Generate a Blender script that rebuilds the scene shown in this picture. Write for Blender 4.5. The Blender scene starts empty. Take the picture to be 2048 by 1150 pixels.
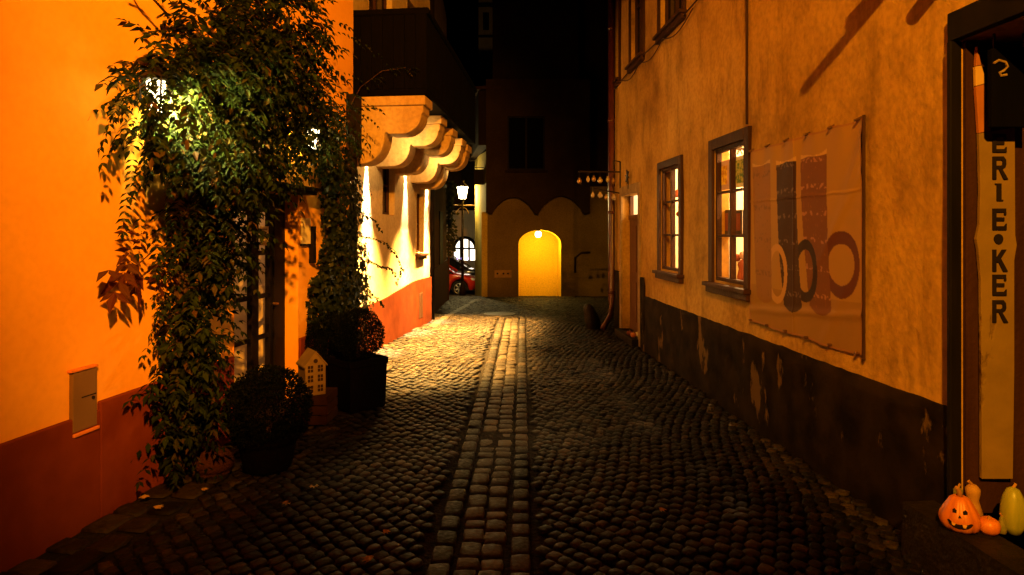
import bpy, math, random
import numpy as np
from mathutils import Vector, Matrix, noise
random.seed(7)
rng = np.random.default_rng(7)
S = bpy.context.scene
C = S.collection
PI = math.pi
F = 1250.0          # focal length in photograph pixels
H = 1.6             # eye height

# ------------------------------------------------------------------ materials
def new_mat(name):
    m = bpy.data.materials.new(name); m.use_nodes = True
    nt = m.node_tree; nt.nodes.clear()
    out = nt.nodes.new('ShaderNodeOutputMaterial')
    return m, nt, out

def nd(nt, t, **kw):
    n = nt.nodes.new(t)
    for k, v in kw.items():
        if k.startswith('i_'): n.inputs[k[2:].replace('_', ' ')].default_value = v
        else: setattr(n, k, v)
    return n

def ramp(nt, stops):
    r = nd(nt, 'ShaderNodeValToRGB')
    e = r.color_ramp.elements
    while len(e) < len(stops): e.new(0.5)
    for k, (p, c) in enumerate(stops):
        e[k].position = p; e[k].color = (*c, 1) if len(c) == 3 else c
    return r

def mat(name, c1, c2=None, rough=0.8, scale=6.0, bump=0.0, bscale=40.0, metal=0.0, stretch=(1, 1, 1), spec=0.1, lo=0.35, hi=0.65, detail=6, coat=0.0):
    m, nt, out = new_mat(name); L = nt.links.new
    b = nd(nt, 'ShaderNodeBsdfPrincipled')
    b.inputs['Roughness'].default_value = rough
    b.inputs['Metallic'].default_value = metal
    b.inputs['Specular IOR Level'].default_value = spec
    b.inputs['Coat Weight'].default_value = coat
    tc = nd(nt, 'ShaderNodeTexCoord')
    if c2 is None: c2 = tuple(x * 0.8 for x in c1)
    mp = nd(nt, 'ShaderNodeMapping'); mp.inputs['Scale'].default_value = stretch
    L(tc.outputs['Object'], mp.inputs['Vector'])
    n = nd(nt, 'ShaderNodeTexNoise'); n.inputs['Scale'].default_value = scale; n.inputs['Detail'].default_value = detail
    n.inputs['Roughness'].default_value = 0.62
    L(mp.outputs[0], n.inputs['Vector'])
    r = ramp(nt, [(lo, c1), (hi, c2)])
    L(n.outputs['Fac'], r.inputs[0]); L(r.outputs[0], b.inputs['Base Color'])
    if bump > 0:
        n2 = nd(nt, 'ShaderNodeTexNoise'); n2.inputs['Scale'].default_value = bscale; n2.inputs['Detail'].default_value = 5
        L(tc.outputs['Object'], n2.inputs['Vector'])
        bp = nd(nt, 'ShaderNodeBump'); bp.inputs['Strength'].default_value = bump; bp.inputs['Distance'].default_value = 0.02
        L(n2.outputs['Fac'], bp.inputs['Height']); L(bp.outputs[0], b.inputs['Normal'])
    L(b.outputs[0], out.inputs[0])
    return m

def emit(name, col, strength):
    m, nt, out = new_mat(name)
    e = nd(nt, 'ShaderNodeEmission'); e.inputs[0].default_value = (*col, 1); e.inputs[1].default_value = strength
    t = nd(nt, 'ShaderNodeBsdfTransparent'); a = nd(nt, 'ShaderNodeAddShader')
    nt.links.new(e.outputs[0], a.inputs[0]); nt.links.new(t.outputs[0], a.inputs[1])
    nt.links.new(a.outputs[0], out.inputs[0]); return m

def glass(name, tint=(1, 1, 1), refl=0.06):
    m, nt, out = new_mat(name); L = nt.links.new
    t = nd(nt, 'ShaderNodeBsdfTransparent'); t.inputs[0].default_value = (*tint, 1)
    g = nd(nt, 'ShaderNodeBsdfGlossy'); g.inputs['Roughness'].default_value = 0.03
    tc = nd(nt, 'ShaderNodeTexCoord')
    n = nd(nt, 'ShaderNodeTexNoise'); n.inputs['Scale'].default_value = 3; L(tc.outputs['Object'], n.inputs['Vector'])
    bp = nd(nt, 'ShaderNodeBump'); bp.inputs['Strength'].default_value = 0.08; L(n.outputs['Fac'], bp.inputs['Height'])
    L(bp.outputs[0], g.inputs['Normal'])
    mx = nd(nt, 'ShaderNodeMixShader'); mx.inputs[0].default_value = refl
    L(t.outputs[0], mx.inputs[1]); L(g.outputs[0], mx.inputs[2]); L(mx.outputs[0], out.inputs[0])
    return m

def leaf_mat(name, cols, trans=0.35, rough=0.4):
    m, nt, out = new_mat(name); L = nt.links.new
    g = nd(nt, 'ShaderNodeNewGeometry')
    r = ramp(nt, cols); L(g.outputs['Random Per Island'], r.inputs[0])
    b = nd(nt, 'ShaderNodeBsdfPrincipled'); b.inputs['Roughness'].default_value = rough
    b.inputs['Specular IOR Level'].default_value = 0.06
    t = nd(nt, 'ShaderNodeBsdfTranslucent')
    L(r.outputs[0], b.inputs['Base Color']); L(r.outputs[0], t.inputs[0])
    mx = nd(nt, 'ShaderNodeMixShader'); mx.inputs[0].default_value = trans
    L(b.outputs[0], mx.inputs[1]); L(t.outputs[0], mx.inputs[2]); L(mx.outputs[0], out.inputs[0])
    return m

def plaster(name, base, light, dark, stain, bump=0.35, streak=1.0, grain=.72):
    """Old lime plaster: broad cloudy patches, vertical runs, small pits."""
    m, nt, out = new_mat(name); L = nt.links.new
    b = nd(nt, 'ShaderNodeBsdfPrincipled'); b.inputs['Roughness'].default_value = 0.95; b.inputs['Specular IOR Level'].default_value = 0.04
    tc = nd(nt, 'ShaderNodeTexCoord')
    n1 = nd(nt, 'ShaderNodeTexNoise'); n1.inputs['Scale'].default_value = 1.1; n1.inputs['Detail'].default_value = 8; n1.inputs['Roughness'].default_value = .6
    L(tc.outputs['Object'], n1.inputs['Vector'])
    r1 = ramp(nt, [(0.30, dark), (0.48, base), (0.72, light)]); L(n1.outputs['Fac'], r1.inputs[0])
    mp = nd(nt, 'ShaderNodeMapping'); mp.inputs['Scale'].default_value = (2.6, 2.6, 0.75); L(tc.outputs['Object'], mp.inputs['Vector'])
    n2 = nd(nt, 'ShaderNodeTexNoise'); n2.inputs['Scale'].default_value = 1.6; n2.inputs['Detail'].default_value = 9; n2.inputs['Roughness'].default_value = .68
    L(mp.outputs[0], n2.inputs['Vector'])
    r2 = ramp(nt, [(0.50, (0, 0, 0)), (0.74, (1, 1, 1))]); L(n2.outputs['Fac'], r2.inputs[0])
    mu = nd(nt, 'ShaderNodeMath', operation='MULTIPLY'); mu.inputs[1].default_value = 0.55 * streak; L(r2.outputs[0], mu.inputs[0])
    mx = nd(nt, 'ShaderNodeMix', data_type='RGBA'); L(mu.outputs[0], mx.inputs['Factor']); L(r1.outputs[0], mx.inputs['A']); mx.inputs['B'].default_value = (*stain, 1)
    n3 = nd(nt, 'ShaderNodeTexNoise'); n3.inputs['Scale'].default_value = 24; n3.inputs['Detail'].default_value = 5; L(tc.outputs['Object'], n3.inputs['Vector'])
    r3 = ramp(nt, [(0.3, (grain,) * 3), (0.6, (1, 1, 1))]); L(n3.outputs['Fac'], r3.inputs[0])
    m2 = nd(nt, 'ShaderNodeMix', data_type='RGBA', blend_type='MULTIPLY'); m2.inputs['Factor'].default_value = 0.8
    L(mx.outputs['Result'], m2.inputs['A']); L(r3.outputs[0], m2.inputs['B']); L(m2.outputs['Result'], b.inputs['Base Color'])
    n4 = nd(nt, 'ShaderNodeTexNoise'); n4.inputs['Scale'].default_value = 9; n4.inputs['Detail'].default_value = 9; n4.inputs['Roughness'].default_value = .65; L(tc.outputs['Object'], n4.inputs['Vector'])
    bp = nd(nt, 'ShaderNodeBump'); bp.inputs['Strength'].default_value = bump; bp.inputs['Distance'].default_value = 0.03
    L(n4.outputs['Fac'], bp.inputs['Height']); L(bp.outputs[0], b.inputs['Normal'])
    L(b.outputs[0], out.inputs[0]); return m

def peeling(name, paint, paint2, bare, lo, hi, bump=0.6, stretch=(2.2, 2.2, 1.0)):
    """Paint that has flaked off in patches with hard edges."""
    m, nt, out = new_mat(name); L = nt.links.new
    b = nd(nt, 'ShaderNodeBsdfPrincipled'); b.inputs['Roughness'].default_value = 0.9; b.inputs['Specular IOR Level'].default_value = 0.04
    tc = nd(nt, 'ShaderNodeTexCoord')
    mp = nd(nt, 'ShaderNodeMapping'); mp.inputs['Scale'].default_value = stretch; L(tc.outputs['Object'], mp.inputs['Vector'])
    n1 = nd(nt, 'ShaderNodeTexNoise'); n1.inputs['Scale'].default_value = 1.7; n1.inputs['Detail'].default_value = 7; n1.inputs['Roughness'].default_value = .58
    L(mp.outputs[0], n1.inputs['Vector'])
    r1 = ramp(nt, [(lo, (0, 0, 0)), (hi, (1, 1, 1))]); L(n1.outputs['Fac'], r1.inputs[0])
    n2 = nd(nt, 'ShaderNodeTexNoise'); n2.inputs['Scale'].default_value = 5; n2.inputs['Detail'].default_value = 8; L(tc.outputs['Object'], n2.inputs['Vector'])
    r2 = ramp(nt, [(0.35, paint), (0.65, paint2)]); L(n2.outputs['Fac'], r2.inputs[0])
    mx = nd(nt, 'ShaderNodeMix', data_type='RGBA'); L(r1.outputs[0], mx.inputs['Factor']); L(r2.outputs[0], mx.inputs['A']); mx.inputs['B'].default_value = (*bare, 1)
    L(mx.outputs['Result'], b.inputs['Base Color'])
    ad = nd(nt, 'ShaderNodeMath', operation='SUBTRACT'); L(n2.outputs['Fac'], ad.inputs[0]); L(r1.outputs[0], ad.inputs[1])
    bp = nd(nt, 'ShaderNodeBump'); bp.inputs['Strength'].default_value = bump; bp.inputs['Distance'].default_value = 0.02
    L(ad.outputs[0], bp.inputs['Height']); L(bp.outputs[0], b.inputs['Normal']); L(b.outputs[0], out.inputs[0]); return m

def stone_mat(name, cols, rough=0.6, spec=0.15):
    m, nt, out = new_mat(name); L = nt.links.new
    b = nd(nt, 'ShaderNodeBsdfPrincipled'); b.inputs['Specular IOR Level'].default_value = spec
    g = nd(nt, 'ShaderNodeNewGeometry'); r = ramp(nt, cols); L(g.outputs['Random Per Island'], r.inputs[0])
    tc = nd(nt, 'ShaderNodeTexCoord')
    n = nd(nt, 'ShaderNodeTexNoise'); n.inputs['Scale'].default_value = 45; n.inputs['Detail'].default_value = 6; L(tc.outputs['Object'], n.inputs['Vector'])
    r2 = ramp(nt, [(0.3, (0.45, 0.45, 0.45)), (0.7, (1.2, 1.2, 1.2))]); L(n.outputs['Fac'], r2.inputs[0])
    n5 = nd(nt, 'ShaderNodeTexNoise'); n5.inputs['Scale'].default_value = 1.3; n5.inputs['Detail'].default_value = 5; L(tc.outputs['Object'], n5.inputs['Vector'])
    r5 = ramp(nt, [(0.32, (0.5, 0.5, 0.5)), (0.62, (1.1, 1.1, 1.1))]); L(n5.outputs['Fac'], r5.inputs[0])
    mx = nd(nt, 'ShaderNodeMix', data_type='RGBA', blend_type='MULTIPLY'); mx.inputs['Factor'].default_value = 1
    L(r.outputs[0], mx.inputs['A']); L(r2.outputs[0], mx.inputs['B'])
    m2 = nd(nt, 'ShaderNodeMix', data_type='RGBA', blend_type='MULTIPLY'); m2.inputs['Factor'].default_value = 1
    L(mx.outputs['Result'], m2.inputs['A']); L(r5.outputs[0], m2.inputs['B']); L(m2.outputs['Result'], b.inputs['Base Color'])
    rr = ramp(nt, [(0.3, (rough - .15,) * 3), (0.7, (rough + .2,) * 3)]); L(n.outputs['Fac'], rr.inputs[0]); L(rr.outputs[0], b.inputs['Roughness'])
    bp = nd(nt, 'ShaderNodeBump'); bp.inputs['Strength'].default_value = 0.5; bp.inputs['Distance'].default_value = 0.01
    L(n.outputs['Fac'], bp.inputs['Height']); L(bp.outputs[0], b.inputs['Normal']); L(b.outputs[0], out.inputs[0]); return m

def vcol_mat(name, rough=0.6):
    m, nt, out = new_mat(name); L = nt.links.new
    b = nd(nt, 'ShaderNodeBsdfPrincipled'); b.inputs['Roughness'].default_value = rough; b.inputs['Specular IOR Level'].default_value = .08
    a = nd(nt, 'ShaderNodeVertexColor'); a.layer_name = 'print'
    L(a.outputs['Color'], b.inputs['Base Color']); L(b.outputs[0], out.inputs[0]); return m

M = dict(
    orange=plaster('orange_plaster', (.74, .36, .045), (.80, .40, .05), (.68, .32, .04), (.66, .30, .03), bump=.05, streak=.25, grain=.93),
    orange_plinth=peeling('red_brown_plinth', (.12, .022, .006), (.16, .032, .009), (.36, .16, .05), .80, .82, bump=.2),
    ochre=plaster('ochre_plaster', (.46, .25, .055), (.60, .34, .075), (.24, .125, .03), (.15, .075, .02), bump=.6, streak=1.3),
    ochre_plinth=peeling('dark_peeling_plinth', (.006, .0035, .002), (.020, .011, .005), (.10, .055, .018), .595, .625),
    white=plaster('cream_plaster', (.46, .34, .21), (.56, .43, .28), (.34, .24, .13), (.28, .18, .09), bump=.4, streak=.6),
    shadewall=plaster('dark_end_plaster', (.030, .019, .008), (.042, .027, .011), (.022, .014, .006), (.016, .010, .005), bump=.3, streak=.5),  # the upper storey's shade is put into this darker colour
    white_plinth=peeling('rust_plinth', (.062, .011, .002), (.085, .016, .003), (.3, .12, .04), .74, .76, bump=.3),
    darkhouse=plaster('brown_plaster', (.14, .09, .05), (.18, .12, .07), (.10, .06, .03), (.07, .04, .02)),
    darkplinth=mat('dark_red_plinth', (.07, .018, .010), (.045, .012, .008), rough=.8, bump=.3),
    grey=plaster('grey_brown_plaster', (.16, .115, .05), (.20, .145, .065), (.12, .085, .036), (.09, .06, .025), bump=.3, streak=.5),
    upper=plaster('shade_toned_plaster', (.018, .011, .006), (.025, .016, .008), (.012, .008, .004), (.01, .006, .004)),  # near-black colour stands in for missing light on the upper parts
    sidewall=plaster('pale_yellow_plaster', (.50, .38, .09), (.56, .44, .12), (.42, .31, .07), (.3, .22, .05), bump=.2, streak=.4),
    yellow=plaster('yellow_passage_paint', (.80, .52, .03), (.84, .56, .035), (.74, .46, .025), (.62, .33, .02), bump=.2, streak=.5),
    corbel=plaster('corbel_stone', (.50, .34, .17), (.58, .42, .23), (.38, .24, .11), (.26, .15, .06), bump=.5),
    black=mat('black_boards', (.0012, .001, .001), (.002, .0016, .0014), rough=.95, spec=.05, scale=20, stretch=(1, 1, .1)),
    blackframe=mat('black_timber', (.004, .0028, .002), (.008, .005, .0035), rough=.65, scale=14, stretch=(1, 1, .15)),
    frame=mat('dark_brown_timber', (.028, .010, .004), (.05, .019, .008), rough=.6, scale=9, stretch=(1, 1, .12), bump=.25),
    sash=mat('worn_brown_paint', (.11, .05, .022), (.17, .085, .04), rough=.5, scale=12),
    door=mat('brown_door_wood', (.12, .05, .022), (.08, .032, .014), rough=.55, scale=8, stretch=(1, 1, .1), bump=.3),
    stone=mat('sandstone', (.34, .22, .10), (.22, .135, .06), rough=.9, scale=7, bump=.6, bscale=30),
    step=mat('worn_step_stone', (.022, .014, .008), (.010, .006, .004), rough=.55, scale=9, bump=.6, bscale=35),
    iron=mat('wrought_iron', (.02, .015, .012), (.035, .024, .016), rough=.5, metal=.6),
    pipe=mat('dark_red_pipe', (.075, .014, .010), (.05, .01, .008), rough=.35, scale=5, spec=.5),
    cable=mat('cable_sheath', (.06, .025, .012), (.04, .018, .01), rough=.6),
    bark=mat('vine_bark', (.10, .05, .025), (.05, .026, .014), rough=.95, scale=30, stretch=(1, 1, .2), bump=.8, bscale=60),
    terra=mat('terracotta', (.12, .04, .018), (.08, .026, .012), rough=.85, scale=8, bump=.4),
    potdark=mat('dark_planter', (.003, .002, .0015), (.005, .0035, .0025), rough=.95, spec=.02, bump=.3),
    soil=mat('soil', (.02, .013, .008), (.03, .02, .012), rough=1, bump=.8),
    glass=glass('window_glass'), darkglass=mat('dark_window_glass', (.008, .007, .006), (.012, .010, .008), rough=.12, spec=.12),
    lampglass=emit('lantern_glass', (1, .80, .45), 3), globe=emit('globe_lamp', (1, .80, .30), 9),
    streetglass=emit('street_lantern_glass', (1, .80, .42), 16), downglass=emit('downlight_lens', (1, .78, .42), 25),
    winlight=emit('lit_arched_panes', (1, .82, .58), 3.2), violet=emit('violet_window_lamps', (.45, .30, 1), 2.2),
    brass=mat('tarnished_brass', (.40, .24, .08), (.28, .15, .05), rough=.35, metal=.8),
    pearl=mat('glazed_pottery', (.34, .25, .15), (.26, .18, .1), rough=.2, spec=.6),
    room=mat('shop_wall_paint', (.80, .70, .55), (.74, .62, .46), rough=.9), roomfloor=mat('shop_floor', (.30, .16, .07), (.22, .11, .05)),
    curtain=mat('orange_curtain', (.75, .36, .06), (.66, .28, .04), rough=.9, scale=3, stretch=(6, 6, .3)),
    paper=mat('paper', (.62, .55, .45), (.55, .48, .38), rough=.9), ink=mat('printed_ink', (.010, .006, .004), (.016, .010, .006), rough=.8),
    bluepaper=mat('blue_sticker', (.10, .12, .35), (.08, .09, .28)), white_paint=mat('white_paint', (.75, .70, .62), (.68, .62, .52), rough=.5),
    board=mat('dark_tile', (.035, .025, .02), (.06, .04, .03), rough=.35), pinkframe=mat('pink_mount', (.62, .36, .22), (.55, .30, .18)),
    yellowprint=mat('yellow_print', (.85, .50, .03), (.55, .22, .02), scale=22, lo=.45, hi=.55), cream=mat('cream_print', (.80, .72, .50), (.72, .62, .40), scale=18),
    greenp=mat('green_print', (.10, .18, .06), (.5, .42, .1), scale=25, lo=.45, hi=.55), clay=mat('red_clay', (.30, .08, .03), (.22, .055, .02), rough=.6),
    metalbox=mat('grey_beige_sheet', (.17, .10, .055), (.145, .085, .045), rough=.5, scale=4), boxtrim=mat('orange_render_lip', (.62, .20, .04), (.5, .15, .03), rough=.9),
    carred=mat('red_car_paint', (.42, .018, .008), (.40, .016, .007), rough=.28, spec=.6, coat=.8), cargrey=mat('grey_car_paint', (.045, .042, .045), (.05, .046, .05), rough=.25, spec=.6, coat=.8),
    tyre=mat('tyre_rubber', (.012, .012, .012), (.02, .02, .02), rough=.9), rim=mat('alloy_rim', (.6, .58, .55), (.5, .48, .45), rough=.3, metal=.8),
    carglass=mat('tinted_car_glass', (.008, .008, .009), (.012, .012, .012), rough=.05, spec=.6), headlamp=mat('headlamp_lens', (.7, .66, .6), (.6, .55, .5), rough=.12, spec=.7),
    plastic=mat('black_trim_plastic', (.012, .012, .012), (.02, .02, .02), rough=.5),
    pumpkin=mat('orange_pumpkin_skin', (.68, .20, .012), (.58, .14, .01), rough=.42, scale=12, spec=.45), carve=mat('carved_dark', (.012, .006, .004), (.02, .01, .005)),
    pumpflesh=mat('pumpkin_flesh', (.75, .42, .08), (.7, .36, .06), rough=.6), stem=mat('dry_stem', (.45, .22, .05), (.3, .14, .03), rough=.8),
    gourdg=mat('green_gourd_skin', (.24, .24, .022), (.34, .32, .04), rough=.4, scale=8, stretch=(3, 3, .4), spec=.45), gourdb=mat('tan_gourd_skin', (.42, .22, .06), (.30, .14, .035), rough=.5, scale=9),
    gourds=mat('small_green_gourd_skin', (.14, .14, .025), (.3, .22, .05), rough=.5, scale=20),
    pencil_body=peeling('pale_yellow_board', (.19, .115, .032), (.23, .14, .042), (.11, .055, .016), .62, .70), pencil_tip=mat('pencil_orange', (.38, .13, .035), (.30, .10, .025), rough=.7), pencil_wood=mat('pencil_wood', (.55, .34, .13), (.48, .28, .1), rough=.7),
    asphalt=mat('square_paving', (.05, .036, .024), (.075, .055, .035), rough=.75, scale=3, bump=.5), joint=mat('joint_sand', (.012, .009, .007), (.018, .013, .009), rough=1, scale=30, bump=.8),
    cobble=stone_mat('cobble_granite', [(0, (.008, .005, .003)), (.4, (.020, .0125, .0065)), (.8, (.034, .021, .011)), (1, (.075, .047, .025))]),
    sett=stone_mat('pale_sett', [(0, (.036, .024, .014)), (.6, (.062, .042, .024)), (1, (.10, .07, .04))]),
    wist=leaf_mat('wisteria_leaf', [(0, (.004, .007, .0015)), (.5, (.010, .018, .002)), (.8, (.020, .034, .004)), (.93, (.036, .034, .006)), (1, (.07, .035, .008))], rough=.6),
    redleaf=leaf_mat('autumn_leaf', [(0, (.05, .012, .005)), (.5, (.08, .02, .006)), (1, (.07, .03, .008))], rough=.6),
    ivy=leaf_mat('ivy_leaf', [(0, (.004, .007, .003)), (.6, (.008, .013, .004)), (1, (.02, .024, .008))], trans=.15, rough=.28),
    box=leaf_mat('boxwood_leaf', [(0, (.0012, .002, .0008)), (.6, (.0025, .004, .001)), (1, (.006, .007, .002))], trans=.15, rough=.7),
    tree=leaf_mat('creeper_leaf', [(0, (.03, .04, .012)), (1, (.09, .09, .02))]),
    dryleaf=leaf_mat('dry_leaf', [(0, (.45, .24, .07)), (1, (.6, .38, .14))]),
    basket=mat('woven_basket', (.055, .018, .008), (.03, .010, .005), rough=.9, scale=50, bump=.8, bscale=90), crate=mat('old_crate_wood', (.04, .014, .006), (.024, .009, .004), rough=.85, scale=10, stretch=(1, .2, 1)),
    toyhouse=mat('glazed_white_house', (.22, .15, .075), (.18, .12, .06), rough=.55, scale=12), toydark=mat('house_openings', (.03, .014, .008), (.02, .01, .006)),
    tower=plaster('tower_plaster', (.40, .24, .09), (.46, .28, .11), (.32, .18, .06), (.25, .14, .05)), tile=mat('dark_roof_tile', (.025, .012, .008), (.035, .018, .012), rough=.9, bump=.5),
    pale=plaster('pale_square_plaster', (.62, .52, .44), (.68, .58, .5), (.5, .4, .32), (.36, .27, .2)), banner=vcol_mat('printed_banner'), eyelet=mat('steel_eyelet', (.12, .06, .03), (.2, .1, .05), rough=.4, metal=.7),
    manhole=mat('cast_iron_cover', (.02, .016, .012), (.03, .022, .016), rough=.45, metal=.5, bump=.5),
)

# ------------------------------------------------------------------ objects
WL = {}   # world position of each thing's origin
def thing(name, label, cat, loc, group=None):
    o = bpy.data.objects.new(name, None); C.objects.link(o); o.location = loc
    o.empty_display_size = .2
    o['label'] = label; o['category'] = cat
    if group: o['group'] = group
    WL[o.name] = Vector(loc); return o

def tag(o, label, cat, group=None):
    o['label'] = label; o['category'] = cat
    if group: o['group'] = group
    return o

class MB:
    def __init__(s): s.v = []; s.f = []; s.mi = []; s.cur = 0
    def face(s, pts):
        k = len(s.v); s.v += [tuple(p) for p in pts]; s.f.append(tuple(range(k, k + len(pts)))); s.mi.append(s.cur)
    def hexa(s, p):      # 8 points: bottom ring 0-3, top ring 4-7
        k = len(s.v); s.v += [tuple(q) for q in p]
        for q in ((3, 2, 1, 0), (4, 5, 6, 7), (0, 1, 5, 4), (1, 2, 6, 5), (2, 3, 7, 6), (3, 0, 4, 7)):
            s.f.append(tuple(k + i for i in q)); s.mi.append(s.cur)
    def box(s, x0, x1, y0, y1, z0, z1, fn=None):
        p = [(x0, y0, z0), (x1, y0, z0), (x1, y1, z0), (x0, y1, z0), (x0, y0, z1), (x1, y0, z1), (x1, y1, z1), (x0, y1, z1)]
        s.hexa([fn(*q) for q in p] if fn else p)
    def prism(s, poly, a0, a1, fn):     # fn(u, v, a) -> world
        n = len(poly); k = len(s.v)
        s.v += [tuple(fn(u, v, a0)) for u, v in poly] + [tuple(fn(u, v, a1)) for u, v in poly]
        s.f.append(tuple(range(k + n - 1, k - 1, -1))); s.f.append(tuple(range(k + n, k + 2 * n))); s.mi += [s.cur] * 2
        for i in range(n):
            j = (i + 1) % n; s.f.append((k + i, k + j, k + n + j, k + n + i)); s.mi.append(s.cur)
    def tube(s, pts, r, seg=8, r1=None, cap=True):
        pts = [Vector(p) for p in pts]; n = len(pts); k = len(s.v)
        up = Vector((0.31, 0.17, 0.93))
        for i, p in enumerate(pts):
            t = (pts[min(i + 1, n - 1)] - pts[max(i - 1, 0)]).normalized()
            a = t.cross(up)
            if a.length < 1e-3: a = t.cross(Vector((1, 0, 0)))
            a.normalize(); b = t.cross(a)
            rr = r if r1 is None else r + (r1 - r) * i / (n - 1)
            for q in range(seg):
                w = 2 * PI * q / seg; s.v.append(tuple(p + a * (rr * math.cos(w)) + b * (rr * math.sin(w))))
        for i in range(n - 1):
            for q in range(seg):
                q2 = (q + 1) % seg
                s.f.append((k + i * seg + q, k + i * seg + q2, k + (i + 1) * seg + q2, k + (i + 1) * seg + q)); s.mi.append(s.cur)
        if cap:
            s.f.append(tuple(k + q for q in range(seg - 1, -1, -1))); s.f.append(tuple(k + (n - 1) * seg + q for q in range(seg))); s.mi += [s.cur] * 2
    def lathe(s, prof, c, seg=20, rf=None, sx=1, sy=1):      # prof: (radius, z)
        k = len(s.v); n = len(prof)
        for (r, z) in prof:
            for q in range(seg):
                w = 2 * PI * q / seg; g = rf(w, z) if rf else 1
                s.v.append((c[0] + r * g * math.cos(w) * sx, c[1] + r * g * math.sin(w) * sy, c[2] + z))
        for i in range(n - 1):
            for q in range(seg):
                q2 = (q + 1) % seg
                s.f.append((k + i * seg + q, k + i * seg + q2, k + (i + 1) * seg + q2, k + (i + 1) * seg + q)); s.mi.append(s.cur)
        s.f.append(tuple(k + q for q in range(seg - 1, -1, -1))); s.f.append(tuple(k + (n - 1) * seg + q for q in range(seg))); s.mi += [s.cur] * 2
    def leaf(s, p, d, nrm, ln, w, fold=.18):
        d = d.normalized(); side = d.cross(nrm)
        if side.length < 1e-4: side = d.cross(Vector((.3, .8, .1)))
        side.normalize(); up = side.cross(d)
        m = p + d * (ln * .45); k = len(s.v)
        e = up * (w * fold)
        s.v += [tuple(p), tuple(m + side * (w * .5) + e), tuple(p + d * ln - up * (ln * .12)), tuple(m - side * (w * .5) + e), tuple(m)]
        s.f += [(k, k + 1, k + 4), (k + 1, k + 2, k + 4), (k + 2, k + 3, k + 4), (k + 3, k, k + 4)]; s.mi += [s.cur] * 4
    def build(s, name, mats, parent=None, smooth=False, bevel=0, loc=None, sub=0, kind=None, vcols=None):
        if not isinstance(mats, (list, tuple)): mats = [mats]
        off = WL[parent.name] if parent else (Vector(loc) if loc else Vector((0, 0, 0)))
        me = bpy.data.meshes.new(name)
        me.from_pydata([(a - off.x, b - off.y, c - off.z) for a, b, c in s.v], [], s.f)
        for m in mats: me.materials.append(m)
        if len(mats) > 1: me.polygons.foreach_set('material_index', s.mi)
        if smooth: me.polygons.foreach_set('use_smooth', [True] * len(s.f))
        if vcols is not None:
            at = me.color_attributes.new('print', 'FLOAT_COLOR', 'POINT')
            at.data.foreach_set('color', np.asarray(vcols, dtype=np.float32).ravel())
        me.update()
        o = bpy.data.objects.new(name, me); C.objects.link(o)
        if parent: o.parent = parent
        else: o.location = off
        WL[o.name] = off
        if bevel:
            b = o.modifiers.new('bevel', 'BEVEL'); b.width = bevel; b.segments = 2; b.limit_method = 'ANGLE'; b.angle_limit = .7
        if kind: o['kind'] = kind
        return o

def copy_thing(root, loc, label, group=None):
    r = root.copy(); C.objects.link(r); r.location = loc; r['label'] = label
    if group: r['group'] = group
    for ch in list(root.children):
        c = ch.copy(); C.objects.link(c); c.parent = r
        for g in list(ch.children):
            d = g.copy(); C.objects.link(d); d.parent = c
    WL[r.name] = Vector(loc); return r

class Wall:
    """street wall along X = a + b*Y ; side +1: street lies towards +X"""
    def __init__(s, a, b, side):
        s.a, s.b, s.side = a, b, side
        l = math.hypot(1, b); s.n = (side / l, -side * b / l)
    def __call__(s, y, d, z): return (s.a + s.b * y + d * s.n[0], y + d * s.n[1], z)
    def yat(s, px, d=0):      # station along the wall seen at photo column px
        t = (px - 1024) / F
        return (s.a + d * s.side) / (t - s.b)
LW = Wall(-2.84, .14, 1)          # orange house
WW = Wall(-2.855, .1147, 1)       # cream house
RW = Wall(2.35, -.063, -1)        # ochre house

def gz(y):
    if y < 10.5: return 0.0
    if y < 19: return -.35 * ((y - 10.5) / 8.5) ** 1.3
    if y < 26: return -.35 - .61 * (y - 19) / 7
    return -.96
def at(px, py, y): return Vector(((px - 1024) / F * y, y, H - (py - 465) / F * y))

def panel(mb, W, y0, y1, z0, z1, holes, depth=.2, step=.25, amp=.0, d=0.0, zfn=None):
    ys = sorted({y0, y1, *[q for h in holes for q in h[:2]]}); zs = sorted({z0, z1, *[q for h in holes for q in h[2:4]]})
    def fine(a):
        o = []
        for i in range(len(a) - 1):
            n = max(1, int(math.ceil((a[i + 1] - a[i]) / step)))
            o += [a[i] + (a[i + 1] - a[i]) * k / n for k in range(n)]
        return o + [a[-1]]
    ys, zs = fine(ys), fine(zs); idx = {}
    def vid(i, j):
        if (i, j) not in idx:
            dd = d + (amp * (noise.noise(Vector((ys[i] * 1.1, zs[j] * 1.1, W.a))) + .5 * noise.noise(Vector((ys[i] * 3.3, zs[j] * 3.3, 5)))) if amp else 0)
            idx[(i, j)] = len(mb.v); mb.v.append(W(ys[i], dd, zfn(ys[i], zs[j]) if zfn else zs[j]))
        return idx[(i, j)]
    for i in range(len(ys) - 1):
        for j in range(len(zs) - 1):
            cy, cz = (ys[i] + ys[i + 1]) / 2, (zs[j] + zs[j + 1]) / 2
            if any(h[0] < cy < h[1] and h[2] < cz < h[3] for h in holes): continue
            q = [vid(i, j), vid(i + 1, j), vid(i + 1, j + 1), vid(i, j + 1)]
            mb.f.append(tuple(q if W.side > 0 else q[::-1])); mb.mi.append(mb.cur)
    for h in holes:
        dp = h[4] if len(h) > 4 else depth
        a, b, c, e = h[:4]; o = d + .004
        for (p, q) in (((a, c), (b, c)), ((b, c), (b, e)), ((b, e), (a, e)), ((a, e), (a, c))):
            mb.face([W(p[0], o, p[1]), W(q[0], o, q[1]), W(q[0], -dp, q[1]), W(p[0], -dp, p[1])])

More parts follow.
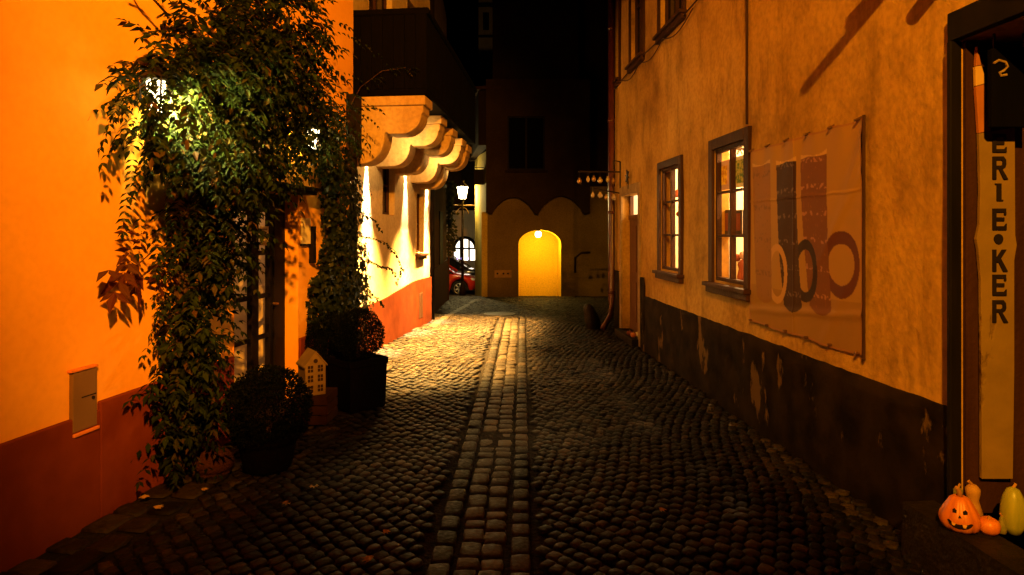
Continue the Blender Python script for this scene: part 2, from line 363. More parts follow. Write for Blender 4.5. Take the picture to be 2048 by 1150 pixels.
# ================================================================== SETTING
# base ground sheet
g = MB(); ys = [-25, 0, 5, 10.5] + [11 + .5 * i for i in range(31)] + [30, 60, 140]
xs = [-80, -10, 0, 10, 80]
for i in range(len(ys) - 1):
    for j in range(len(xs) - 1):
        g.face([(xs[j], ys[i], gz(ys[i]) - .028), (xs[j + 1], ys[i], gz(ys[i]) - .028), (xs[j + 1], ys[i + 1], gz(ys[i + 1]) - .028), (xs[j], ys[i + 1], gz(ys[i + 1]) - .028)])
g.build('ground', M['joint'], kind='structure')
sq = MB()
for i in range(20):
    a, b = 19.0 + i, 20.0 + i
    sq.face([(-14, a, gz(a) - .02), (14, a, gz(a) - .02), (14, b, gz(b) - .02), (-14, b, gz(b) - .02)])
sq.build('square_paving', M['asphalt'], kind='structure')

def dz(x, y): return .018 * noise.noise(Vector((x * .9, y * .7, 3))) + gz(y)
def stone(mb, cx, cy, hx, hy, ang, h=.0, jit=.14):
    ca, sa = math.cos(ang), math.sin(ang); z0 = dz(cx, cy) + h + random.uniform(-.004, .006)
    k = len(mb.v); tilt = (random.uniform(-.05, .05), random.uniform(-.05, .05))
    cs = []
    for (ux, uy) in ((-1, -1), (0, -1.04), (1, -1), (1.04, 0), (1, 1), (0, 1.04), (-1, 1), (-1.04, 0)):
        r = 1 + random.uniform(-jit, jit * .4)
        if abs(ux) > .5 and abs(uy) > .5: r *= .93
        cs.append((ux * hx * r, uy * hy * r))
    for sc, zz in ((1.0, -.018), (.93, -.004), (.74, .000)):
        for (a, b) in cs:
            a2, b2 = a * sc, b * sc
            mb.v.append((cx + a2 * ca - b2 * sa, cy + a2 * sa + b2 * ca, z0 + zz + a2 * tilt[0] + b2 * tilt[1]))
    mb.v.append((cx, cy, z0 + .0015))
    for r in range(2):
        for q in range(8):
            q2 = (q + 1) % 8
            mb.f.append((k + r * 8 + q, k + r * 8 + q2, k + r * 8 + 8 + q2, k + r * 8 + 8 + q)); mb.mi.append(mb.cur)
    for q in range(8):
        mb.f.append((k + 16 + q, k + 16 + (q + 1) % 8, k + 24)); mb.mi.append(mb.cur)

GX = lambda y: .018 * y           # drift of the gutter
st = MB()
# gutter: outer rows of dark setts, two pale rows sunk between them
y = 1.2
while y < 12.0:
    l = random.uniform(.15, .22); stone(st, -.4025 + GX(y), y + l / 2, .054, l / 2 - .006, 0, .004, .05); y += l
y = 1.2
while y < 12.0:
    l = random.uniform(.13, .20); stone(st, -.012 + GX(y), y + l / 2, .050, l / 2 - .006, 0, .004, .05); y += l
st.cur = 1
for off in (-.272, -.148):
    y = 1.2 + random.random() * .1
    while y < 12.0:
        l = random.uniform(.10, .19); stone(st, off + GX(y) + random.uniform(-.008, .008), y + l / 2, .060, l / 2 - .004, random.uniform(-.06, .06), -.014 + random.uniform(-.006, .006), .12); y += l
# kerb strip beside the far left wall
y = 10.6
while y < 17:
    l = random.uniform(.3, .5); stone(st, -1.36 + .115 * (y - 10.6) * .55, y + l / 2, .07, l / 2 - .006, 0, .012, .05); y += l
st.cur = 0
# border rows along the left wall, then diagonal paving
y = 1.0
while y < 7.6:
    for r in range(2):
        l = random.uniform(.15, .24); stone(st, LW(y, .12 + .19 * r, 0)[0], y + l / 2, .088, l / 2 - .008, -.14, 0, .10)
    y += .215
p = .080
for i in range(-280, 380):
    for j in range(-280, 380):
        u, v = i * p, j * p + (p * .5 if i % 2 else 0)
        cx = (u - v) * .7071; cy = (u + v) * .7071
        cx += .06 * math.sin(cy * 2.1) + random.uniform(-.006, .006); cy += .05 * math.sin(cx * 2.3) + random.uniform(-.006, .006)
        if not 1.2 < cy < 20.2: continue
        left = (LW(cy, .43, 0)[0] if cy < 7.5 else WW(cy, .06, 0)[0] if cy < 11.6 else -2.6)
        right = RW(cy, .05, 0)[0] if cy < 10.4 else 3.4
        if cx < left or cx > right: continue
        gx = cx - GX(cy)
        if cy < 12.05 and -.515 < gx < .09: continue
        stone(st, cx, cy, p * .5 * random.uniform(.80, 1.06), p * .5 * random.uniform(.74, 1.04), PI / 4 + random.uniform(-.14, .14), random.uniform(-.005, .003), .17)
st.build('cobbled_street', [M['cobble'], M['sett']], smooth=True, kind='structure')

mh = MB(); c = Vector((-.02 * 12.6, 12.6, gz(12.6) + .012))
mh.lathe([(.0, 0), (.30, 0), (.32, .006), (.32, .012), (.28, .012), (.27, .008), (.0001, .008)], c, 28)
tag(mh.build('manhole_cover', M['manhole'], loc=c), 'round cast iron manhole cover in the cobbles near the arch', 'manhole cover')

# ================================================================== ORANGE HOUSE (near left)
oh = thing('orange_house', 'orange plastered house with glazed black door and red brown plinth, covered by vine', 'house', LW(4, 0, 0))
w = MB(); doorH = (4.85, 5.88, 0.02, 1.95); fan = (5.0, 5.42, 2.08, 2.36)
panel(w, LW, -6, 7.2, 0, 9, [doorH + (.13,), fan + (.08,)], amp=.006)
w.face([LW(7.2, 0, 0), LW(7.2, -3, 0), LW(7.2, -3, 9), LW(7.2, 0, 9)])
w.build('wall', M['orange'], oh, smooth=False)
pl = MB()
def pbox(mb, W, y0, y1, d0, d1, z0, z1): mb.box(y0, y1, d0, d1, z0, z1, lambda y, d, z: W(y, d, z))
pbox(pl, LW, -6, 3.535, -.05, .022, -.05, .60); pbox(pl, LW, 3.535, 4.83, -.05, .0235, -.05, .645); pbox(pl, LW, 5.90, 7.215, -.05, .022, -.05, .60)
pl.build('plinth', M['orange_plinth'], oh, bevel=.008)
# glazed door
dr = MB()
D0, D1 = -.17, -.125
def drect(y0, y1, z0, z1, a=D0, b=D1, m=dr): pbox(m, LW, y0, y1, a, b, z0, z1)
drect(5.60, 5.88, .02, 1.95); drect(4.85, 5.05, .02, 1.95); drect(5.05, 5.60, 1.78, 1.95); drect(5.05, 5.60, .02, .36)
drect(5.31, 5.42, .36, 1.78, D0, D1 + .003)
for z in (.68, 1.04, 1.42): drect(5.05, 5.60, z - .02, z + .02, D0 + .008, D1 - .006)
drect(5.66, 5.80, .3, 1.75, D1, D1 + .015)
dob = dr.build('door', M['blackframe'], oh, bevel=.004)
dg = MB(); dg.face([LW(5.05, -.15, .36), LW(5.60, -.15, .36), LW(5.60, -.15, 1.78), LW(5.05, -.15, 1.78)]); dg.build('pane', M['glass'], dob)
hd = MB(); hd.tube([LW(5.63, -.10, .95), LW(5.63, -.06, .96), LW(5.55, -.06, .97)], .009); hd.build('handle', M['brass'], dob, smooth=True)
# room behind the door
rm = MB()
for q in ([(4.7, -.20), (4.7, -1.5)], [(4.7, -1.5), (6.1, -1.5)], [(6.1, -1.5), (6.1, -.20)]):
    rm.face([LW(*q[0], 0.01), LW(*q[1], 0.01), LW(*q[1], 2.5), LW(*q[0], 2.5)])
rm.face([LW(4.7, -.2, 2.5), LW(6.1, -.2, 2.5), LW(6.1, -1.5, 2.5), LW(4.7, -1.5, 2.5)]); rm.face([LW(4.7, -.2, .01), LW(6.1, -.2, .01), LW(6.1, -1.5, .01), LW(4.7, -1.5, .01)])
rm.build('hall', M['room'], oh)
# fanlight with bars
fl = MB(); a, b, c_, e = fan
for q in ((a, b, c_, c_ + .03), (a, b, e - .03, e), (a, a + .03, c_ + .03, e - .03), (b - .03, b, c_ + .03, e - .03)): pbox(fl, LW, q[0], q[1], -.09, -.05, q[2], q[3])
for t in (.27, .5, .73): pbox(fl, LW, a + (b - a) * t - .008, a + (b - a) * t + .008, -.08, -.06, c_ + .03, e - .03)
pbox(fl, LW, a + .03, b - .03, -.079, -.061, 2.215, 2.23)
fo = fl.build('fanlight', M['blackframe'], oh); fg = MB(); fg.face([LW(a, -.072, c_), LW(b, -.072, c_), LW(b, -.072, e), LW(a, -.072, e)]); fg.build('pane', M['glass'], fo)
hood = MB(); pbox(hood, LW, 4.72, 6.0, -.02, .14, 1.955, 1.99); pbox(hood, LW, 4.68, 6.03, -.02, .19, 1.99, 2.02)
hood.build('door_hood', M['blackframe'], oh, bevel=.006)
ds = MB(); pbox(ds, LW, 4.8, 5.93, -.13, .16, -.03, .035); ds.build('doorstep', M['step'], oh, bevel=.01)
# downpipe at its far corner
dp = MB(); dp.tube([LW(7.08, .055, z) for z in (0.05, 1.2, 2.6)], .04, 10); 
for z in (.7, 1.7, 2.5): dp.tube([LW(7.08, .055, z), LW(7.08, .055, z + .03)], .048, 10)
pbox(dp, LW, 7.0, 7.16, .002, .12, 2.45, 3.15)
dp.build('downpipe', M['blackframe'], oh, smooth=False)

# meter cabinet
mc = thing('meter_cabinet', 'grey beige meter cabinet set into the orange wall above the red plinth', 'meter box', LW(3.44, 0, .69))
b = MB(); pbox(b, LW, 3.345, 3.505, -.03, .026, .525, .845); b.build('cover', M['metalbox'], mc, bevel=.004)
b = MB(); pbox(b, LW, 3.33, 3.505, -.03, .034, .85, .864); b.build('lip', M['boxtrim'], mc, bevel=.003)
b = MB(); pbox(b, LW, 3.345, 3.515, .0, .034, .500, .518); b.build('lower_lip', M['boxtrim'], mc, bevel=.003)
b = MB(); pbox(b, LW, 3.40, 3.495, .0262, .0285, .700, .706); b.build('slot', M['ink'], mc)
b = MB(); b.tube([LW(3.475, .0262, .685), LW(3.475, .033, .685)], .009, 10); b.build('lock', M['ink'], mc)
# papers on the door
pn = thing('paper_notice', 'white printed paper notice stuck inside the upper right pane of the glazed door', 'notice', LW(5.50, -.12, 1.57))
b = MB(); pbox(b, LW, 5.435, 5.575, -.1205, -.1195, 1.485, 1.655); b.build('sheet', M['paper'], pn)
b = MB()
for k, z in enumerate((1.63, 1.60, 1.575, 1.55, 1.525)): pbox(b, LW, 5.455 + .008 * (k % 2), 5.555 - .012 * (k % 3), -.1192, -.1188, z - .004, z + .004)
b.build('text_lines', M['ink'], pn)
pn2 = thing('door_sticker', 'small white sticker with blue panel on the left pane of the glazed door', 'sticker', LW(5.25, -.12, 1.56))
b = MB(); pbox(b, LW, 5.215, 5.30, -.1195, -.1185, 1.51, 1.61); b.build('sheet', M['white_paint'], pn2)
b = MB(); pbox(b, LW, 5.25, 5.285, -.1182, -.1178, 1.53, 1.59); b.build('blue_panel', M['bluepaper'], pn2)
mbd = thing('menu_board', 'pale menu board on the orange wall between glazed door and ivy', 'board', LW(6.0, 0, 1.6))
b = MB(); pbox(b, LW, 5.93, 6.10, .004, .022, 1.49, 1.74); b.build('sheet', M['white_paint'], mbd)
b = MB(); pbox(b, LW, 5.92, 6.11, .004, .027, 1.475, 1.49); pbox(b, LW, 6.10, 6.16, .004, .05, 1.3, 1.66); b.build('frame', M['blackframe'], mbd)

# wall lanterns by the door
def lantern(name, label, pos, wallpt):
    t = thing(name, label, 'lantern', pos, 'lanterns by the orange house door')
    p = Vector(pos)
    b = MB()
    for (sx, sy) in ((-1, -1), (1, -1), (1, 1), (-1, 1)):
        b.tube([p + Vector((sx * .045, sy * .045, -.11)), p + Vector((sx * .065, sy * .065, .09))], .005, 6)
    b.lathe([(.075, .0), (.085, .01), (.02, .07), (.012, .10), (.0005, .105)], p + Vector((0, 0, .09)), 8)
    b.lathe([(.03, 0), (.062, .01), (.062, .02), (.02, .02)], p + Vector((0, 0, -.125)), 8)
    b.build('cage', M['iron'], t)
    b = MB(); b.lathe([(.04, 0), (.058, .19)], p + Vector((0, 0, -.105)), 4); b.build('lamp_glass', M['lampglass'], t)
    b = MB(); wp = Vector(wallpt); b.tube([wp, wp + (p - wp) * .5 + Vector((0, 0, .17)), p + Vector((0, 0, .24)), p + Vector((0, 0, .18))], .009, 8); b.build('bracket', M['iron'], t)
    return t
LN1 = LW(3.58, .33, 2.37); LN2 = LW(5.85, .17, 2.47)
lantern('wall_lantern', 'lit iron wall lantern almost buried in the vine left of the door', LN1, LW(3.72, 0, 2.50))
lantern('wall_lantern', 'lit iron wall lantern right of the door beside the downpipe', LN2, LW(5.9, 0, 2.52))

# ================================================================== CREAM HOUSE with balcony
wh = thing('cream_house', 'cream plastered house with dark balcony on scrolled corbels and rust plinth', 'house', WW(9.4, 0, 0))
w = MB(); win1 = (8.84, 9.42, 1.86, 2.75); win2 = (10.67, 11.15, 1.25, 2.28); bdoor = (8.3, 9.3, 3.29, 5.3); uwin = (10.1, 10.9, 4.1, 5.4)
panel(w, WW, 7.2, 11.6, .5, 8, [win1 + (.16,), win2 + (.16,), bdoor + (.15,), uwin + (.15,)], amp=.018)
w.face([WW(11.6, 0, -.4), WW(11.6, -3, -.4), WW(11.6, -3, 8), WW(11.6, 0, 8)])
w.build('wall', M['white'], wh)
pl = MB()
def ztop(y): return .62 + .04 * (y - 7.2) + .03 * math.sin(1.9 * y + .6)
n = 22
for i in range(n):
    a, b2 = 7.2 + 4.42 * i / n, 7.2 + 4.42 * (i + 1) / n
    pl.face([WW(a, .03, -.2), WW(b2, .03, -.2), WW(b2, .03, ztop(b2)), WW(a, .03, ztop(a))])
    pl.face([WW(a, .03, ztop(a)), WW(b2, .03, ztop(b2)), WW(b2, -.02, ztop(b2)), WW(a, -.02, ztop(a))])
pl.face([WW(11.62, .03, -.4), WW(11.62, -.3, -.4), WW(11.62, -.3, ztop(11.62)), WW(11.62, .03, ztop(11.62))])
pl.build('plinth', M['white_plinth'], wh)
def window(W, parent, hole, frame_m, glass_m, depth, name='window', bars_y=1, bars_z=(), trim=0, fw=.036, sill=0):
    a, b, c, e = hole[:4]; m = MB()
    f0, f1 = -depth - .03, -depth + .02
    pbox(m, W, a, b, f0, f1, c, c + fw); pbox(m, W, a, b, f0, f1, e - fw, e); pbox(m, W, a, a + fw, f0, f1, c + fw, e - fw); pbox(m, W, b - fw, b, f0, f1, c + fw, e - fw)
    for k in range(bars_y):
        yy = a + (b - a) * (k + 1) / (bars_y + 1); pbox(m, W, yy - .017, yy + .017, f0, f1 + .004, c + fw, e - fw)
    for z in bars_z: pbox(m, W, a + fw, b - fw, f0 + .01, f1 - .005, z - .012, z + .012)
    o = m.build(name, frame_m, parent, bevel=.004)
    gl = MB(); gd = -depth - .012; gl.face([W(a, gd, c), W(b, gd, c), W(b, gd, e), W(a, gd, e)]); gl.build('pane', glass_m, o)
    if trim:
        t = MB()
        pbox(t, W, a - trim, a - .002, -.01, .032, c - .02, e + trim); pbox(t, W, b + .002, b + trim, -.01, .032, c - .02, e + trim); pbox(t, W, a - .002, b + .002, -.01, .034, e + .002, e + trim)
        t.build('casing', frame_m, o, bevel=.006)
    if sill:
        t = MB(); pbox(t, W, a - sill, b + sill, -.02, .085, c - .06, c - .021); pbox(t, W, a - sill + .02, b + sill - .02, -.02, .055, c - .12, c - .06)
        t.build('sill', frame_m, o, bevel=.006)
    return o
window(WW, wh, win1, M['frame'], M['darkglass'], .10, bars_z=(2.3,))
window(WW, wh, win2, M['frame'], M['darkglass'], .10, bars_z=(1.75,), sill=.04)
window(WW, wh, bdoor, M['frame'], M['darkglass'], .1, name='balcony_door', bars_z=(4.1, 4.7))
window(WW, wh, uwin, M['frame'], M['darkglass'], .1, bars_z=(4.7,))
v = MB(); pbox(v, WW, 10.72, 10.98, .0, .034, .12, .55); v.build('cellar_hatch', M['frame'], wh, bevel=.004)
# corbels
CB = [(7.5, 1.02, 3.19, 2.40), (8.72, .93, 3.19, 2.50), (9.56, .905, 3.16, 2.48), (10.45, .875, 3.14, 2.42), (11.02, .86, 3.12, 2.36)]
def corbel(yc, P, top, bot):
    h = top - bot; m = MB(); T = .15
    pts = [(0, top - .115), (P - .03, top - .115), (P - .03, top - .20)]
    r = h * .31
    for k in range(9):
        a = PI / 2 * k / 8; pts.append((P - .05 - r + r * math.cos(a), top - .21 - r * math.sin(a) * .95))
    zz = top - .21 - r * .95
    pts += [(P * .56, zz), (P * .545, zz + .025), (P * .53, zz + .02)]
    r2 = P * .26; rz = zz - bot
    for k in range(9):
        a = PI / 2 * k / 8; pts.append((P * .52 - r2 + r2 * math.cos(a), zz + .005 - rz * math.sin(a)))
    pts.append((0, bot))
    m.prism(pts, yc - T, yc + T, lambda u, v, a_: WW(a_, u, v))
    o = m.build('corbel', M['corbel'], wh, bevel=.018)
    m = MB(); m.box(yc - T - .03, yc + T + .03, 0, P, top - .115, top - .005, lambda y, d, z: WW(y, d, z)); m.build('cap', M['corbel'], o, bevel=.012)
for q in CB: corbel(*q)
bal = MB()
bp = [(WW(7.30, .0, 0)[:2]), (WW(7.30, 1.04, 0)[:2]), (WW(11.35, .90, 0)[:2]), (WW(11.35, 0, 0)[:2])]
bal.prism(bp, 3.19, 3.26, lambda u, v, z: (u, v, z)); bo = bal.build('balcony', M['black'], wh, bevel=.006)
rl = MB()
e0, e1, e2, e3 = [Vector((*q, 0)) for q in bp]
def rail_run(p0, p1, z0, z1, th=.03, gap=.006, bw=.12):
    n = max(1, int((p1 - p0).length / bw)); dv = (p1 - p0) / n; t = dv.normalized(); nn = Vector((t.y, -t.x, 0)) * th
    for i in range(n):
        a, b = p0 + dv * i + t * gap / 2, p0 + dv * (i + 1) - t * gap / 2; k = random.uniform(0, .004)
        q = nn.normalized() * k
        rl.hexa([a + q + Vector((0, 0, z0)), b + q + Vector((0, 0, z0)), b + q - nn + Vector((0, 0, z0)), a + q - nn + Vector((0, 0, z0)), a + q + Vector((0, 0, z1)), b + q + Vector((0, 0, z1)), b + q - nn + Vector((0, 0, z1)), a + q - nn + Vector((0, 0, z1))])
rail_run(e0, e1, 3.262, 4.12); rail_run(e1, e2, 3.262, 4.12); rail_run(e2, e3, 3.262, 4.12)
rl.build('parapet_boards', M['black'], bo)
hr = MB(); hr.tube([e0 + Vector((0, 0, 4.15)), e1 + Vector((0, 0, 4.15)), e2 + Vector((0, 0, 4.15)), e3 + Vector((0, 0, 4.15))], .04, 8); hr.build('handrail', M['black'], bo)
# downlights under the balcony
DL = [8.22, 9.98, 11.33]
for yy in DL:
    t = MB(); c = Vector(WW(yy, .085, 3.0)); t.tube([c, c + Vector((0, 0, .12))], .035, 12); pbox(t, WW, yy - .02, yy + .02, 0, .08, 3.06, 3.10)
    o = t.build('downlight', M['iron'], wh)
    t = MB(); t.tube([c + Vector((0, 0, -.006)), c + Vector((0, 0, .004))], .026, 12); t.build('lens', M['downglass'], o)

# ================================================================== DARK HOUSE beyond
dh = thing('brown_house', 'unlit brown house with dark red plinth standing past the cream house', 'house', (-1.7, 14.5, gz(14.5)))
A = Vector((-1.60, 11.64, 0)); B = Vector((-1.80, 17.2, 0))
m = MB(); m.prism([(A.x, A.y), (B.x, B.y), (B.x - 4, B.y), (A.x - 2.6, A.y)], -.6, 7.5, lambda u, v, z: (u, v, z)); m.build('wall', M['darkhouse'], dh)
m = MB(); m.prism([(A.x + .035, A.y + .01), (B.x + .035, B.y + .03), (B.x - .2, B.y + .03), (A.x - .3, A.y + .01)], -.6, .85, lambda u, v, z: (u, v, z)); m.build('plinth', M['darkplinth'], dh)
def dhp(y, d, z):
    t = (y - A.y) / (B.y - A.y); return (A.x + (B.x - A.x) * t + d, y, z)
m = MB(); m.box(12.3, 13.1, 0, .03, 1.2, 2.4, dhp); m.build('shutter', M['blackframe'], dh); m = MB(); m.box(14.6, 15.5, 0, .03, -.1, 2.1, dhp); m.build('door', M['blackframe'], dh)
dp = MB(); dp.tube([dhp(11.75, .10, -.05), dhp(11.75, .10, 7)], .05, 10); dp.build('downpipe', M['blackframe'], dh, smooth=True)

# ================================================================== END HOUSE with the arched passage
Y0 = 19.0
eh = thing('arcaded_house', 'dim grey brown house closing the lane with a glowing yellow arched passage', 'house', (.8, Y0, -.35))
fx = lambda px: (px - 1024) / F * Y0
fzz = lambda py: H - (py - 465) / F * Y0
ax0, ax1 = fx(1037), fx(1122); acr = fzz(460); asp = fzz(488); axc = (ax0 + ax1) / 2
arc = [(axc - (axc - ax0) * math.cos(PI * k / 16), asp + (acr - asp) * math.sin(PI * k / 16)) for k in range(17)]
m = MB()
zb, zt, xl, xr = -.5, 3.0, -.745, 3.6
m.face([(xl, Y0, zb), (ax0, Y0, zb), (ax0, Y0, asp), (ax0, Y0, zt), (xl, Y0, zt)][0:5]); m.face([(ax1, Y0, zb), (xr, Y0, zb), (xr, Y0, zt), (ax1, Y0, zt), (ax1, Y0, asp)])
for k in range(16): m.face([(arc[k][0], Y0, arc[k][1]), (arc[k + 1][0], Y0, arc[k + 1][1]), (arc[k + 1][0], Y0, zt), (arc[k][0], Y0, zt)])
m.build('wall', M['grey'], eh)
m = MB(); Yb = Y0 + 1.5
full = [(ax0, zb)] + arc + [(ax1, zb)]
for k in range(len(full) - 1): m.face([(full[k][0], Y0 - .004, full[k][1]), (full[k + 1][0], Y0 - .004, full[k + 1][1]), (full[k + 1][0], Yb, full[k + 1][1]), (full[k][0], Yb, full[k][1])])
m.face([(ax0 - .4, Yb - .003, zb), (ax1 + .4, Yb - .003, zb), (ax1 + .4, Yb - .003, 2.2), (ax0 - .4, Yb - .003, 2.2)])
po = m.build('passage', M['yellow'], eh)
m = MB(); lc = Vector((fx(1077), Y0 + .16, acr - .12)); m.lathe([(.005, -.11), (.07, -.09), (.10, -.03), (.09, .04), (.05, .08)], lc, 16); m.build('globe_lamp', M['globe'], po, smooth=True)
m = MB(); m.lathe([(.06, 0), (.06, .04), (.02, .05)], lc + Vector((0, 0, .08)), 12); m.build('lamp_fitting', M['iron'], po)
# projecting upper storey on two segmental arches
Yu = Y0 - .26; k2 = Yu / F
ux = lambda px: (px - 1024) * k2
uz = lambda py: H - (py - 465) * k2
def segarc(x0, x1, zs, zc, n=14): return [(x0 + (x1 - x0) * i / n, zs + (zc - zs) * math.sin(PI * i / n) ** .75) for i in range(n + 1)]
bot = [(ux(972), uz(424))] + segarc(ux(984), ux(1070), uz(428), uz(394)) + segarc(ux(1077), ux(1168), uz(428), uz(392)) + [(ux(1180), uz(425))]
ZT = 11.0; m = MB()
wx0, wx1, wz0, wz1 = ux(1015), ux(1090), uz(340), uz(232)
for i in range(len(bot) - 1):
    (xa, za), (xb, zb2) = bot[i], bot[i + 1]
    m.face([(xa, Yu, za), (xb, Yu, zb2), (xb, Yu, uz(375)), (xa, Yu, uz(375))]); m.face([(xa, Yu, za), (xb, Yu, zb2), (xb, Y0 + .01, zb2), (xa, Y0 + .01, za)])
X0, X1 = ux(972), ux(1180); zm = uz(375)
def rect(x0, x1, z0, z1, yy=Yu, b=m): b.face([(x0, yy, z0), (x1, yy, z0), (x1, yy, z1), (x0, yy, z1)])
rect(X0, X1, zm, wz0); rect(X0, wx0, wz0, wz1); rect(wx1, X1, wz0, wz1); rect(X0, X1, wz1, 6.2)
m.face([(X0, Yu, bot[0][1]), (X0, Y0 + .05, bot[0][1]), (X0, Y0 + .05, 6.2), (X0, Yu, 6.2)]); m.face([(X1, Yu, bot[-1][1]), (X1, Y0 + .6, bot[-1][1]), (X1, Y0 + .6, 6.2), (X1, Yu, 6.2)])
m.build('upper_storey', M['shadewall'], eh)
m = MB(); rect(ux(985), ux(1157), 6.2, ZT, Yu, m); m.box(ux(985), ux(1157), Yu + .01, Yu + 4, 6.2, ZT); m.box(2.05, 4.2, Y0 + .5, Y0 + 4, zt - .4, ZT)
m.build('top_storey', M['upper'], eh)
m = MB(); m.box(wx0 + .05, wx1 - .05, Yu + .08, Yu + .1, wz0 + .05, wz1 - .05); wo = m.build('window', M['black'], eh)
m = MB()
for q in ((wx0, wx0 + .05, wz0, wz1), (wx1 - .05, wx1, wz0, wz1), (wx0 + .05, wx1 - .05, wz0, wz0 + .05), (wx0 + .05, wx1 - .05, wz1 - .05, wz1), ((wx0 + wx1) / 2 - .03, (wx0 + wx1) / 2 + .03, wz0 + .05, wz1 - .05)): m.box(q[0], q[1], Yu + .03, Yu + .079, q[2], q[3])
m.build('frame', M['blackframe'], wo)
m = MB(); m.box(wx0 - .08, wx1 + .08, Yu - .06, Yu + .02, wz0 - .08, wz0 - .002); m.build('sill', M['upper'], wo, bevel=.01)
# left wing with the lit side face
side = [(-.745, Y0 + .001), (-1.36, 23.0), (2.5, 23.0), (2.5, Y0 + .05)]
m = MB()
m.face([(-.745, Y0, -.6), (-1.36, 23, -1.0), (-1.36, 23, 4.35), (-.745, Y0, 4.1)]); m.build('side_wall', M['sidewall'], eh)
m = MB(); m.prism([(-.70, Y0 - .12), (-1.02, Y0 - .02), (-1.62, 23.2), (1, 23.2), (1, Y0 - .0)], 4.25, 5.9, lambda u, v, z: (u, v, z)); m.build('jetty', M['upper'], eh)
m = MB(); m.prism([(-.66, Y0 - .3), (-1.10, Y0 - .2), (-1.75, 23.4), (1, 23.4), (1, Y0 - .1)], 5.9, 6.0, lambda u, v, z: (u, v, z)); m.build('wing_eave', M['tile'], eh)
m = MB(); m.prism([(-.735, Y0 + .01), (-.76, Y0 - .02), (-.93, Y0 - .03), (-.80, Y0 + .35)], -.55, fzz(424), lambda u, v, z: (u - .0, v, z)); m.build('corner_quoin', M['sidewall'], eh, bevel=.02)
m = MB(); m.box(fx(1137), fx(1192), Y0 - .03, Y0, fzz(556), fzz(500)); m.build('hatch_panel', M['grey'], eh, bevel=.01)
m = MB(); m.tube([(fx(1150), Y0 - .06, fzz(545)), (fx(1150), Y0 - .08, fzz(515)), (fx(1162), Y0 - .08, fzz(505)), (fx(1180), Y0 - .06, fzz(505))], .035, 8); m.build('vent_pipe', M['iron'], eh, smooth=True)
ws = thing('wall_plate', 'small framed wall plate with three dark marks left of the yellow arch', 'plate', (fx(1006), Y0, fzz(548)))
m = MB(); m.box(fx(989), fx(1023), Y0 - .03, Y0 - .002, fzz(555), fzz(540)); m.build('plate', M['stone'], ws, bevel=.004)
for q in (995, 1007, 1016): m = MB(); m.tube([(fx(q), Y0 - .033, fzz(547)), (fx(q), Y0 - .0305, fzz(547))], .03, 10); m.build('mark', M['ink'], ws)
hs = thing('projecting_sign', 'dark blank projecting shop board high on the pale yellow side wall', 'sign', (-1.0, 20.2, 3.4))
m = MB(); m.box(-1.22, -.74, 20.0, 20.06, 3.13, 3.62, None); m.build('board', M['blackframe'], hs, bevel=.01)
m = MB(); m.tube([(-1.22, 20.03, 3.68), (-.8, 20.03, 3.68)], .015, 6); m.build('bracket', M['iron'], hs)

# ================================================================== OCHRE HOUSE (right)
rh = thing('ochre_house', 'weathered ochre house with lit shop windows and peeling dark plinth', 'house', RW(6, 0, 0))
winA = (5.36, 6.06, 1.14, 2.40); winB = (7.06, 7.78, 1.15, 2.38)
rdoor = (8.80, 9.78, .10, 2.17); port = (1.75, 3.0, .25, 2.52)
up = [(9.96, 10.26, 4.08, 5.9), (8.60, 9.24, 4.08, 5.9), (6.95, 7.80, 4.08, 5.9), (5.2, 6.1, 4.08, 5.9)]
w = MB(); panel(w, RW, -4, 10.3, 0, 7.5, [winA + (.14,), winB + (.14,), rdoor + (.16,), port + (.4,)] + [u + (.12,) for u in up], amp=.014, step=.15)
w.face([RW(10.3, 0, -.3), RW(10.3, -4, -.3), RW(10.3, -4, 7.5), RW(10.3, 0, 7.5)])
w.build('wall', M['ochre'], rh, smooth=True)
pl = MB()
def ragged(y): return .735 + .012 * noise.noise(Vector((y * 5, 0, 2))) + .006 * noise.noise(Vector((y * 18, 0, 2)))
def plinth_run(y0, y1, top):
    n = int((y1 - y0) / .06) + 1; rows = 9
    grid = []
    for i in range(n + 1):
        yy = y0 + (y1 - y0) * i / n; t = top(yy); col = []
        for j in range(rows + 1):
            z = -.05 + (t + .05) * j / rows
            d_ = .022 + .016 * noise.noise(Vector((yy * 2.2, z * 2.4, 9))) + .006 * noise.noise(Vector((yy * 9, z * 9, 4))); col.append(len(pl.v)); pl.v.append(RW(yy, max(.006, d_), z))
        col.append(len(pl.v)); pl.v.append(RW(yy, -.03, t + .004)); grid.append(col)
    for i in range(n):
        for j in range(rows + 1):
            pl.f.append((grid[i][j], grid[i][j + 1], grid[i + 1][j + 1], grid[i + 1][j])); pl.mi.append(0)
    for i in (0, n):
        c = grid[i]; pl.face([pl.v[c[0]], pl.v[c[rows]], RW(y0 if i == 0 else y1, -.03, ragged(y0)), RW(y0 if i == 0 else y1, -.03, -.05)])
plinth_run(3.02, 8.5, ragged); plinth_run(8.5, 8.68, lambda y: .98); plinth_run(9.9, 10.3, lambda y: .98); plinth_run(-4, 1.7, ragged)
pl.build('plinth', M['ochre_plinth'], rh, smooth=True)
window(RW, rh, winA, M['frame'], M['glass'], .025, bars_z=(1.57, 1.98), trim=.10, sill=.13)
window(RW, rh, winB, M['frame'], M['glass'], .025, bars_z=(1.57, 1.97), trim=.09, sill=.12)
for u in up: window(RW, rh, u, M['frame'], M['darkglass'], .07, bars_z=(4.9,), trim=.07, sill=.09)
